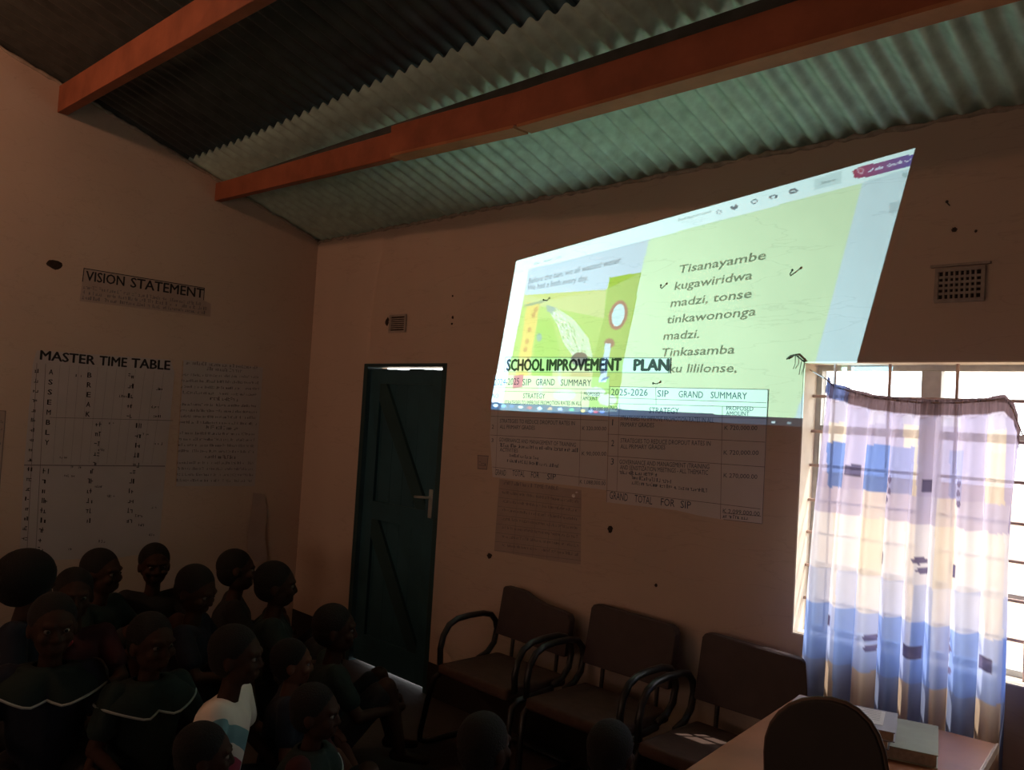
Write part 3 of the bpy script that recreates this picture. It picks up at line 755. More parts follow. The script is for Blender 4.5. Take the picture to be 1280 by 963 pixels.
for t, a, b in (('STRATEGIES TO IMPROVE PROMOTION RATES IN ALL',(631,505.6),(727,507)),('STRATEGIES TO REDUCE DROPOUT RATES IN',(625,528.5),(718.7,532)),('ALL PRIMARY GRADES',(625,536),(668.7,537.5)),
                ('GOVERNANCE AND MANAGEMENT OF TRAINING',(624,552),(720,559)),('ACTIVITIES',(625,564.6),(647.5,566)),('2',(615,536),(617.5,536)),('3',(614.5,553),(617,553)),
                ('K 50,000.00',(736,513.5),(760,514)),('K 320,000.00',(728,538),(758,538.5)),('K 90,000.00',(727.5,569.5),(758,570)),('K 1,088,000.00',(725,604.6),(757,607))):
    W.text(t, a, b, 5.0)
W.scrawl((625,558.6), (723,565.6), 4.6); W.scrawl((637,571), (672,575), 4.2); W.scrawl((634,577.6), (699,585), 4.2)
W.build('writing', M['ink_blue'], o)
W = Wall('front', 0.0021)
for a, b in (((617,484.5),(762,487)),((616,489),(762,492)),((614,520.6),(760,526)),((613,544),(760,552.5)),((616,584),(757.6,600.5)),((623.6,489),(620,588)),((727,489),(724,607))): W.line(a, b, 0.0025)
W.build('ruled_lines', M['ink_thin'], o)
# right budget chart
o = sheet('budget_chart', 'front', [(762.4,483.3),(961,487),(953.5,655.5),(905,650),(875,645),(845,638),(758.3,628)], M['paper'], 0.0020, 0.0028,
          'handwritten 2025-2026 budget chart between the teal door and the window', 'chart', None)
W = Wall('front', 0.0034)
for t, a, b, h in (('2025-2026',(764,494.5),(810,495),8.5),('SIP',(822,496.2),(836,496.6),8.5),('GRAND',(848.5,496.8),(879,498),8.5),('SUMMARY',(888.7,498),(934,499.4),8.5),
                   ('NO',(763.5,512.5),(772,513),5.5),('STRATEGY',(811.6,516.6),(849,517.6),7.5),('PROPOSED',(908.4,513),(942,514),5.5),('AMOUNT',(907.6,519.6),(937,520),5.5),
                   ('GRAND',(762.4,623.5),(785,627),9.5),('TOTAL',(793.6,627.8),(815.7,631),9.5),('FOR',(826.4,632),(843.6,634),9.5),('SIP',(851,635),(864,636.5),9.5)):
    W.text(t, a, b, h)
for t, a, b in (('STRATEGIES TO IMPROVE PROMOTION RATES IN ALL',(776,525.6),(893,528.6)),('PRIMARY GRADES',(776,533.5),(818,534.5)),('K 720,000.00',(906,537.6),(947,538)),
                ('STRATEGIES TO REDUCE DROPOUT RATES IN',(776,553.4),(888.7,557.6)),('ALL PRIMARY GRADES',(776,561),(832,562)),('K 720,000.00',(905,568.6),(948.6,569)),
                ('GOVERNANCE AND MANAGEMENT (TRAINING',(774.7,580),(887,586.6)),('AND SENSITIZATION MEETINGS - ALL THEMATIC',(775.5,586.8),(885.4,594)),
                ('K 270,000.00',(905,597),(947,599)),('K 2,099,000.00',(904,641.4),(950,645.4))):
    W.text(t, a, b, 5.6)
for t, x, y in (('1',765.5,532),('2',764.5,558),('3',764,581)): W.text(t, (x,y), (x+(1.2 if t=='1' else 3.6),y), 8)
W.scrawl((774.7,592.6), (821.5,595.6), 5); W.scrawl((789.5,599), (838.7,604.7), 4.6); W.scrawl((790,605.5), (884.6,616), 4.6); W.scrawl((903.5,647.4), (934,650), 4.6)
W.build('writing', M['ink_blue'], o)
W = Wall('front', 0.0034)
for a, b in (((762.4,483.6),(961,487.4)),((762,497.4),(958.5,503.8)),((762,504.6),(958.5,509.6)),((761,519.4),(958,523.5)),((760,543),(957,553)),((759,570),(956,584)),((758.6,613.3),(951,636.5)),
             ((774.7,504.6),(771.5,614.5)),((820,484.2),(820.6,506)),((903.5,508),(901,649)),((762.8,483.6),(758.8,628)),((960.4,487.4),(953.2,655)),((953,655),(905,649.6)),((905,641.5),(952,645.6))): W.line(a, b, 0.0025)
W.build('ruled_lines', M['ink_thin'], o)
# small timetable and square note under the charts
o = sheet('small_timetable', 'front', [(624.6,599),(727,613),(726,706),(700,703),(618,689)], M['paper_old'], 0.0018, 0.0025,
          'faded brown timetable sheet hung below the 2024-2025 budget chart', 'timetable')
W = Wall('front', 0.0030); W.text('TIME TABLE', (668,609.8), (698,613), 5.0); W.scrawl((630,605.5), (664,609.4), 4.6, 0.95)
for k in range(7): W.scrawl((628,617+k*11), (722,629+k*11), 3.5, 0.92)
W.build('writing', M['ink_thin'], o)
W = Wall('front', 0.0030)
for k in range(8): W.line((624-k*0.8,611+k*11), (726.6,624+k*11), 0.0016)
for x in (648, 672, 690, 704): W.line((x,610+(x-624)*0.13), (x-6,690+(x-624)*0.13), 0.0016)
W.build('ruled_lines', M['ink_thin'], o)
o = sheet('square_note', 'front', [(597,569),(611,570),(609,587.6),(597,586.6)], M['paper_old'], 0.0004, 0.0008, 'small brown square note left of the 2024-2025 chart bottom', 'note')
W = Wall('front', 0.0012)
for a, b in (((597,569.5),(611,570.5)),((597,586),(609,587)),((597.6,569),(597.6,586)),((610.4,570),(608.6,587))): W.line(a, b, 0.004)
W.scrawl((599,582), (607,583), 5); W.build('border', M['ink_thin'], o)
# left wall
o = sheet('vision_statement', 'left', [(104.8,335),(255.8,360),(254.7,375.6),(263.5,380),(263,396),(99.4,376.6),(102.7,352.5)], M['paper_old'], 0.0006, 0.0014,
          'paper headed VISION STATEMENT high on the left wall', 'sign')
W = Wall('left', 0.0019); W.text('VISION', (107,350.6), (155,357.6), 12.5, 0.02); W.text('STATEMENT', (163,359), (254,372.8), 12.5, 0.02)
for a, b in (((104.8,335.6),(255.6,360.4)),((255.4,360),(254.4,375.4)),((105,335),(103,352.4))): W.line(a, b, 0.005)
W.build('lettering', M['ink'], o)
W = Wall('left', 0.0019)
for k in range(3): W.scrawl((104-k,361+k*6.5), (256,383+k*5), 4.6, 0.85)
W.build('writing', M['ink_thin'], o)
o = sheet('timetable', 'left', [(46,438),(213,450),(218,466),(207,583),(198,690),(150,697),(24,702),(30,582),(41,455)], M['paper_dim'], 0.0006, 0.0016,
          'large chart headed MASTER TIME TABLE on the left wall', 'timetable')
W = Wall('left', 0.0021); W.text('MASTER', (50,449.5), (118,456), 12, 0.03); W.text('TIME', (124,456.5), (158,459), 12, 0.03); W.text('TABLE', (164,459.5), (212,462.5), 12, 0.03)
W.build('lettering', M['ink'], o)
W = Wall('left', 0.0021)
for i, ch in enumerate('ASSEMBLY'): W.text(ch, (61-i*0.75,468+i*12.6), (66-i*0.75,468.4+i*12.6), 6.5, 0.02)
for i, ch in enumerate('BREAK'): W.text(ch, (109-i*0.5,472+i*12.2), (114-i*0.5,472.4+i*12.2), 6.5, 0.02)
for X, Y, st_, n_, hh_ in ((160,473,0.5,5,6),(119,533,0.8,5,6),(169,535,0.8,5,6),(43,466,0.95,18,5),(53,592,0.8,9,6.5),(110,592,0.8,6,6),(162,592,0.8,6,6)):
    for i in range(n_): W.scrawl((X-i*st_,Y+i*12.3), (X+5-i*st_,Y+0.4+i*12.3), hh_)
for i in range(20):
    X = random.choice([random.uniform(72,95), random.uniform(122,150), random.uniform(176,198)]); W.scrawl((X-i*0.5,470+i*11.4+(X-70)*0.05), (X+random.uniform(6,12)-i*0.5,470.4+i*11.4+(X-70)*0.05), 3.2, 0.8)
W.build('writing', M['ink'], o)
W = Wall('left', 0.0021)
W.line((30,581.6), (206,583), 0.006); W.line((62,522), (216,526), 0.003); W.line((46,454), (33,700), 0.003); W.line((57,455), (44,700), 0.003)
for k in range(12): W.line((75+k*11.8,456+k*0.8), (66+k*11.2,580), 0.0012)
W.build('ruled_lines', M['ink_thin'], o)
o = sheet('timetable', 'left', [(229,450),(328.5,459.5),(318.5,608),(219,608)], M['paper_dim'], 0.0006, 0.0014,
          'smaller closely written timetable sheet right of the master timetable', 'timetable')
W = Wall('left', 0.0019)
W.scrawl((232,455.5), (320,461.5), 4.5); W.scrawl((258,463), (300,466), 4.5); W.scrawl((262,500), (297,502), 4.5); W.scrawl((256,536), (296,538), 4.5); W.scrawl((256,573), (294,574), 4.5)
for blk, y0 in enumerate((470, 507, 543, 580)):
    for k in range(4): W.scrawl((227-blk*1.8-k*0.5,y0+k*7.4), (322-blk*2.4,y0+3-blk*0.8+k*7.4), 3.4, 0.88)
W.build('writing', M['ink_thin'], o)
W = Wall('left', 0.0019); W.line((228.6,451), (219.4,607), 0.008); W.build('edge_strip', M['desk_edge'], o)
o = sheet('notice', 'left', [(-90,508),(7.5,513.5),(-3,640),(-95,640)], M['paper_old'], 0.0006, 0.0014, 'notice sheet at the far left edge of the left wall', 'notice')
W = Wall('left', 0.0019); W.line((7,514), (-3,639), 0.004); W.line((-90,509), (7.4,514), 0.003)
for k in range(5): W.scrawl((-85,525+k*9), (2-k*0.7,529+k*9), 4, 0.6)
W.build('border', M['ink_thin'], o)
# torn sheet curling off the wall by the corner
pl = [on_x(x, y, 0) for x, y in ((316,616),(330,618),(334,640),(330,668),(333,700),(318,702),(308,690),(309,665),(314,640))]
mbt = MB(); n = len(pl)
ev = lambda p, o_: (0.004 + 0.03*max(0, (1.0 - p[2]))**1 + o_, p[1], p[2])
mbt.add([ev(p, 0) for p in pl] + [ev(p, 0.001) for p in pl], [tuple(range(n))[::-1], tuple(range(n,2*n))] + [(i,(i+1)%n,n+(i+1)%n,n+i) for i in range(n)])
tag(mbt.build('torn_poster', M['paper_old']), 'torn narrow strip of poster hanging near the corner above the children', 'poster')

# ================================================================== CURTAIN
cx0, cx1 = 4.03, 4.795
top_px = [(1034,470),(1045,480),(1062,485),(1090,493),(1120,497),(1155,500),(1200,500),(1240,497),(1257,494),(1268,508),(1280,540)]
TOP = np.array([on_y(x, y, -0.07)[[0, 2]] for x, y in top_px])
NS, NT = 300, 200
def top_z(x): return float(np.interp(x, TOP[:,0], TOP[:,1]))
ss = np.linspace(0, 1, NS+1); tt_ = np.linspace(0, 1, NT+1); ZB = 0.30
V = np.zeros((NT+1, NS+1, 3)); colr = np.zeros((NT+1, NS+1, 3))
cream = np.array([0.92,0.82,0.70]); lilac = np.array([0.60,0.54,0.72]); blue = np.array([0.22,0.32,0.66]); white = np.array([0.93,0.90,0.94])
tan = np.array([0.82,0.61,0.44]); navy = np.array([0.34,0.40,0.62]); dark = np.array([0.14,0.12,0.20]); sky_b = np.array([0.13,0.30,0.76])
motif_sq = [on_y(x, y, -0.07)[[0,2]] for x, y in ((1068,588),(1160,608),(1103,698),(1195,714),(1040,776),(1142,812),(1238,828))]
motif_lf = [on_y(x, y, -0.07)[[0,2]] for x, y in ((1110,592),(1117,600),(1110,608),(1117,615),(1111,625),(1203,605),(1202,618),(1203,630),(1150,700),(1152,712),(1088,795),(1100,790),(1099,803),(1088,808),(1190,800),(1193,812),(1189,824),(1193,838))]
def fabric(x, z):
    s = (x - 4.12)/0.14; k = math.floor(s); fr_ = s - k; is_tan = fr_ < 0.46
    if z < 0.84: c = tan if is_tan else navy
    elif z < 1.06: c = (white*0.55+sky_b*0.45) if is_tan else sky_b*0.75+white*0.25
    elif z < 1.2: c = cream*0.4+white*0.6 if is_tan else white*0.7+sky_b*0.3
    elif z < 1.42: c = (cream if k % 2 else cream*0.4+white*0.6) if is_tan else white
    elif z < 1.52: c = (cream*0.7+lilac*0.3) if is_tan and k % 2 else lilac*0.8+white*0.2
    elif z < 1.70:
        c = (cream*0.9 if k % 2 == 0 else lilac) if is_tan else lilac
        if 4.115 < x < 4.185 or 4.25 < x < 4.335: c = blue
        elif 4.36 < x < 4.45: c = blue*0.45+lilac*0.55
        elif 4.56 < x < 4.62: c = blue*0.4+lilac*0.6
    elif z < 1.78: c = (cream if k % 2 == 0 else lilac) if is_tan else lilac
    else: c = lilac*0.7+white*0.3 if is_tan else lilac
    return c
from math import sin, pi
for j, t in enumerate(tt_):
    for i, s in enumerate(ss):
        x_top = 4.083 + (cx1 - 4.083)*s
        zt = top_z(x_top)
        pull = 1 - math.exp(-t*3.0)
        x = x_top + (-0.062*(1-s)*pull) + 0.0*(s)
        if s > 0.93: x = x - (s-0.93)/0.07*0.035*min(1, t*3) 
        z = zt + (ZB - zt)*t
        amp = 0.024 + 0.022*min(1, t*1.5)
        ph = s*2*pi*8.6 + 0.7*sin(s*9+1.3) + 0.5*sin(t*2.6+s*4)
        y = -0.085 + amp*sin(ph) + 0.35*amp*sin(2*ph+0.8*sin(5*t)) - 0.02*max(0, 0.06-t)/0.06
        if t < 0.045: y = -0.085 + 0.55*amp*sin(ph) + 0.006*sin(ph*5)
        xf = x
        x += (0.006 + 0.010*min(1, t*2.0))*math.cos(ph) if t > 0.02 else 0.008*math.cos(ph)
        V[j,i] = (x, y, z)
        c = fabric(xf, z)
        for q in motif_sq:
            if abs(xf-q[0]) < 0.016 and abs(z-q[1]) < 0.019: c = dark*1.2
            elif abs(xf-q[0]) < 0.016 and abs(z-q[1]) < 0.022: c = dark
        for q in motif_lf:
            if ((xf-q[0])/0.011)**2 + ((z-q[1])/0.013)**2 < 1: c = dark*1.5
        if t < 0.04: c = np.array([0.17,0.11,0.12]) if s > 0.14 else np.array([0.16,0.2,0.42]) if (s*30) % 2 < 1.2 else np.array([0.1,0.09,0.16])
        colr[j,i] = c
idx = np.arange((NS+1)*(NT+1)).reshape(NT+1, NS+1)
jt = int(0.04*NT)
cmt = bpy.data.materials.new('curtain_print'); cmt.use_nodes = True
nt = cmt.node_tree; b = nt.nodes['Principled BSDF']; nt.nodes.remove(b)
at = nt.nodes.new('ShaderNodeAttribute'); at.attribute_name = 'print'
df = nt.nodes.new('ShaderNodeBsdfDiffuse'); tl = nt.nodes.new('ShaderNodeBsdfTranslucent'); tp = nt.nodes.new('ShaderNodeBsdfTransparent')
m1 = nt.nodes.new('ShaderNodeMixShader'); m1.inputs[0].default_value = 0.72
m2 = nt.nodes.new('ShaderNodeMixShader'); m2.inputs[0].default_value = 0.12
for n_ in (df, tl, tp): nt.links.new(at.outputs['Color'], n_.inputs['Color'])
nt.links.new(df.outputs[0], m1.inputs[1]); nt.links.new(tl.outputs[0], m1.inputs[2])
nt.links.new(m1.outputs[0], m2.inputs[1]); nt.links.new(tp.outputs[0], m2.inputs[2]); nt.links.new(m2.outputs[0], nt.nodes['Material Output'].inputs[0])
def cloth(name, j0, j1, parent):
    sub = V[j0:j1+1]; cs = colr[j0:j1+1]; nr = j1-j0
    id2 = np.arange((NS+1)*(nr+1)).reshape(nr+1, NS+1)
    q = np.stack([id2[:-1,:-1], id2[:-1,1:], id2[1:,1:], id2[1:,:-1]], -1).reshape(-1, 4)
    me = bpy.data.meshes.new(name); me.from_pydata([tuple(p) for p in sub.reshape(-1,3)], [], q.tolist()); me.update()
    ca = me.color_attributes.new('print', 'FLOAT_COLOR', 'POINT')
    cc = np.ones((len(me.vertices), 4), np.float32); cc[:, :3] = cs.reshape(-1, 3); ca.data.foreach_set('color', cc.ravel())
    me.materials.append(cmt); me.polygons.foreach_set('use_smooth', [True]*len(me.polygons))
    return link(name, me, parent)
ct = thing('curtain', 'sheer checked curtain sagging from a cord across the bright window', 'curtain', (4.41, -0.085, ZB))
cloth('fabric', jt, NT, ct); cloth('heading_tape', 0, jt, ct)
MB().tube([(3.95,0.05,2.0)] + [(a, -0.086, b-0.012) for a, b in TOP] + [(4.95,-0.02,1.78),(5.2,0.02,1.9),(5.47,0.05,2.0)], 0.003, 6).build('cord', M['bar'], ct, True)

# ================================================================== ARMCHAIRS
def armchair(cx, label, torn=False, yb=-0.13, sp=0.0):
    t = thing('armchair', label, 'chair', (cx, -0.35, 0), 0, 'armchairs along the front wall')
    hw = 0.250
    sb = MB(); sb.box((cx-hw,-0.555,0.40),(cx+hw,-0.13,0.455)); so = sb.build('seat', M['seat'], t, True, 0.022, 3)
    if torn: prof = [(-hw,0.555),(hw,0.545),(hw,0.72),(hw-0.02,0.748),(hw-0.07,0.755),(0.05,0.765),(-0.02,0.778),(-0.09,0.80),(-0.14,0.806),(-hw+0.012,0.806),(-hw,0.795)]
    else: prof = [(-hw,0.55),(hw,0.55),(hw,0.79),(hw-0.012,0.812),(hw-0.04,0.822),(-hw+0.04,0.832),(-hw+0.012,0.828),(-hw,0.81)]
    nb = MB(); tilt = lambda z: yb + (z-0.55)*0.16
    n = len(prof)
    for (a, o_) in ((0, -0.028), (1, 0.018)): pass
    vs = [(cx+a, tilt(z)-0.030, z) for a, z in prof] + [(cx+a, tilt(z)+0.016, z) for a, z in prof]
    nb.add(vs, [tuple(range(n)), tuple(range(n,2*n))[::-1]] + [(i,n+i,n+(i+1)%n,(i+1)%n) for i in range(n)])
    nb.build('backrest', M['vinyl'], t, False, 0.008, 3)
    for s in (-1, 1):
        x = cx + s*(hw+0.020); sl_ = sp if s < 0 else 0.0
        arm = [(x,-0.52,0.44),(x,-0.525,0.52),(x,-0.51,0.585),(x,-0.475,0.635),(x,-0.42,0.660),(x,-0.34,0.668),(x,-0.24,0.668),(x,-0.18,0.655),(x,-0.145,0.62),(x,-0.13,0.57),(x,-0.145,0.50),(x,-0.19,0.455),(x,-0.26,0.43)]
        MB().tube(arm, 0.016, 10).build('armrest', M['tube'], t, True)
        leg = [(x,-0.26,0.415),(x,-0.40,0.405),(x,-0.50,0.40),(x-sl_*0.2,-0.535,0.37),(x-sl_*0.5,-0.545,0.25),(x-sl_*0.9,-0.548,0.08),(x-sl_,-0.54,0.035),(x-sl_,-0.50,0.017),(x-sl_,-0.30,0.015),(x-sl_,-0.10,0.015)]
        MB().tube(leg, 0.015, 10).build('leg', M['tube'], t, True)
        bs = MB().tube([(cx+s*(hw-0.09),-0.24,0.405),(cx+s*(hw-0.09),-0.12,0.42),(cx+s*(hw-0.09),yb-0.0+0.02,0.56),(cx+s*(hw-0.09),tilt(0.7)+0.022,0.70)], 0.011, 8)
        bs.build('back_support', M['tube'], t, True)
    xr = hw+0.020
    MB().tube([(cx-xr-sp,-0.10,0.015),(cx+xr,-0.10,0.015)], 0.014, 8).build('cross_bar', M['tube'], t, True)
    return t
armchair(2.585, 'dark armchair with broken sloping backrest next to the teal door', True, sp=0.10)
armchair(3.205, 'middle dark armchair of the row under the budget charts')
armchair(3.840, 'dark armchair by the window, partly hidden behind the desk')

# ================================================================== DESK, ROUND-BACKED CHAIR, BOOKS
fl, frr = np.array([4.15,-0.318]), np.array([4.794,-0.244]); ln = np.array([0.140,-0.990])*1.09
nl, nr = fl + ln, frr + ln
dk = thing('desk', 'worn orange brown wooden desk in front of the curtain', 'desk', (4.55,-0.85,0))
q = lambda P, z: (P[0], P[1], z)
MB().hexa([q(nl,0.72),q(nr,0.72),q(frr,0.72),q(fl,0.72)], [q(nl,0.75),q(nr,0.75),q(frr,0.75),q(fl,0.75)]).build('desk_top', M['desk'], dk, False, 0.004)
ex = (frr-fl)/np.linalg.norm(frr-fl); ey = ln/np.linalg.norm(ln)
e0, e1_ = frr - ey*0.002 + ex*0.0005, nr + ex*0.0005
MB().hexa([q(e1_,0.722),q(e1_+ex*0.006,0.722),q(e0+ex*0.006,0.722),q(e0,0.722)], [q(e1_,0.7515),q(e1_+ex*0.006,0.7515),q(e0+ex*0.006,0.7515),q(e0,0.7515)]).build('edge_band', M['desk_edge'], dk)
cor = [fl+ex*0.05+ey*0.05, frr-ex*0.05+ey*0.05, nr-ex*0.05-ey*0.05, nl+ex*0.05-ey*0.05]
for c in cor: MB().box((c[0]-0.025,c[1]-0.025,0),(c[0]+0.025,c[1]+0.025,0.72)).build('leg', M['desk'], dk, False, 0.004)
for a, b in ((0,1),(1,2),(3,0)):
    A, B = cor[a], cor[b]; d = (B-A)/np.linalg.norm(B-A); nn = np.array([-d[1], d[0]])*0.01; A = A+d*0.026; B = B-d*0.026
    MB().hexa([q(A-nn,0.60),q(B-nn,0.60),q(B+nn,0.60),q(A+nn,0.60)], [q(A-nn,0.719),q(B-nn,0.719),q(B+nn,0.719),q(A+nn,0.719)]).build('apron', M['desk'], dk)

YC = -1.52
outl = [on_y(x, y, YC)[[0,2]] for x, y in ((958,963),(957.5,940),(959,922),(965,905),(975,892),(988,882),(1004,876),(1022,874),(1040,875),(1058,880),(1073,889),(1087,903),(1097,920),(1104,940),(1108,963))]
cxm = (outl[0][0]+outl[-1][0])/2
outl = [np.array([outl[0][0]+0.012, 0.86])] + outl + [np.array([outl[-1][0]-0.012, 0.86])]
ch = thing('round_back_chair', 'dark chair with rounded back standing before the desk', 'chair', (cxm, YC+0.2, 0))
bk = MB(); n = len(outl)
bk.add([(a,YC-0.012,b) for a,b in outl]+[(a,YC+0.012,b) for a,b in outl], [tuple(range(n)), tuple(range(n,2*n))[::-1]]+[(i,n+i,n+(i+1)%n,(i+1)%n) for i in range(n)])
bo = bk.build('backrest', M['chair_dark'], ch, False, 0.006, 3)
bm = bmesh.new(); bm.from_mesh(bo.data); bmesh.ops.recalc_face_normals(bm, faces=bm.faces); bm.to_mesh(bo.data); bm.free()
MB().tube([(a, YC, b) for a, b in outl], 0.0065, 8).build('rim', M['chair_rim'], ch, True)
MB().box((cxm-0.20,YC+0.01,0.43),(cxm+0.20,YC+0.42,0.465)).build('seat', M['chair_dark'], ch, True, 0.012, 3)
for s in (-1, 1):
    MB().tube([(cxm+s*0.11,YC+0.0,0.90),(cxm+s*0.12,YC+0.0,0.66),(cxm+s*0.14,YC+0.022,0.44),(cxm+s*0.17,YC-0.03,0.0)], 0.014, 8).build('leg', M['chair_rim'], ch, True)
    MB().tube([(cxm+s*0.165,YC+0.38,0.435),(cxm+s*0.17,YC+0.40,0.0)], 0.015, 8).build('leg', M['chair_rim'], ch, True)

def slab(P0, d, wv, L, Wd, z0, z1):     # P0 far right corner, d along the right edge, wv to the left
    a = np.array(P0[:2]); b = a + d*L; c = b + wv*Wd; e = a + wv*Wd
    return MB().hexa([q(e,z0),q(c,z0),q(b,z0),q(a,z0)], [q(e,z1),q(c,z1),q(b,z1),q(a,z1)])
d_ = np.array([0.095,-0.282]); d_ /= np.linalg.norm(d_); wv = np.array([d_[1], -d_[0]])
bkf = thing('lever_file', 'thick grey green file lying on the desk right of the book stack', 'file', (4.6,-0.55,0.75))
def book(t, P0, L, Wd, z0, z1, cm, dd=d_, ww=wv):
    slab(P0, dd, ww, L, Wd, z1-0.003, z1).build('cover', cm, t); slab(P0, dd, ww, L, Wd, z0, z0+0.003).build('cover', cm, t)
    P = np.array(P0[:2]) + dd*0.004 + ww*0.004
    slab(P, dd, ww, L-0.008, Wd-0.008, z0+0.003, z1-0.003).build('pages', M['pages'], t)
book(bkf, (4.654,-0.362), 0.30, 0.285, 0.7505, 0.790, M['cover_green'])
P1 = (4.578,-0.548)
bb1 = thing('book', 'thick dark book under the grey one in the stack on the desk', 'book', (4.52,-0.6,0.79), 0, 'books stacked on the desk'); book(bb1, (4.575,-0.545), 0.20, 0.205, 0.7905, 0.818, M['cover_dark'])
bb2 = thing('book', 'grey covered book topmost of the stack on the desk', 'book', (4.52,-0.6,0.818), 0, 'books stacked on the desk'); book(bb2, (4.590,-0.540), 0.205, 0.215, 0.8185, 0.848, M['cover_grey'])
pw = slab((4.560,-0.565), d_, wv, 0.145, 0.15, 0.8483, 0.8493).build('paper_slip', M['sheet']); tag(pw, 'white printed slip lying on top of the grey book', 'paper')
lm = MB()
for k in range(6):
    A = np.array([4.553,-0.58]) + d_*0.018*k; B = A + wv*(0.05+0.07*((k*7) % 5)/5)
    lm.add([q(A,0.8496),q(A+d_*0.003,0.8496),q(B+d_*0.003,0.8496),q(B,0.8496)], [(0,1,2,3)])
lm.build('print_lines', M['ink_thin'], pw)
ps = MB().hexa([(4.206,-0.578,0.7505),(4.33,-0.55,0.7505),(4.27,-0.315,0.7505),(4.155,-0.335,0.7505)], [(4.206,-0.578,0.7518),(4.33,-0.55,0.7518),(4.27,-0.315,0.7518),(4.155,-0.335,0.7518)]).build('paper_sheet', M['sheet'])
tag(ps, 'white sheet lying at the left far corner of the desk', 'paper')

# ================================================================== CHILDREN ON THE FLOOR
VOX = 0.0065
def solid(mb, vox, smooth=4):
    me = mb.mesh('tmp'); o = bpy.data.objects.new('tmp', me); COL.objects.link(o)
    r = o.modifiers.new('r', 'REMESH'); r.mode = 'VOXEL'; r.voxel_size = vox; r.use_smooth_shade = True
    s = o.modifiers.new('s', 'SMOOTH'); s.factor = 0.5; s.iterations = smooth
    dg = bpy.context.evaluated_depsgraph_get(); dg.update()
    out = bpy.data.meshes.new_from_object(o.evaluated_get(dg), depsgraph=dg)
    bpy.data.objects.remove(o); bpy.data.meshes.remove(me)
    out.polygons.foreach_set('use_smooth', [True]*len(out.polygons))
    return out
def place(me, mw):
    me.transform(mw); me.update(); return me

def hand(mb, wrist, fwd, pal, side):
    """five-fingered relaxed hand: fwd = finger direction, pal = palm normal (curl towards it), side = thumb side"""
    f = Vector(fwd).normalized(); p = Vector(pal); p = (p - f*p.dot(f)).normalized(); s = f.cross(p)*side
    w_ = Vector(wrist)
    for k in (-1, 0, 1): mb.capsule(w_, w_ + f*0.052 + s*0.013*k, 0.0135, 0.0115, 8)
    for k, ln_ in ((1.5,0.042),(0.5,0.049),(-0.5,0.046),(-1.5,0.036)):
        a = w_ + f*0.056 + s*0.0108*k; b = a + f*ln_*0.42 + p*0.006; c = b + f*ln_*0.32 + p*0.012; e = c + f*ln_*0.18 + p*0.014
        mb.capsule(a, b, 0.0068, 0.0064, 7); mb.capsule(b, c, 0.0064, 0.006, 7); mb.capsule(c, e, 0.006, 0.0052, 7)
    a = w_ + f*0.018 + s*0.016; b = a + (f*0.6 + s*0.8)*0.024; c = b + (f*0.9 + s*0.25 + p*0.3)*0.02
    mb.capsule(a, b, 0.009, 0.0075, 7); mb.capsule(b, c, 0.0075, 0.006, 7)

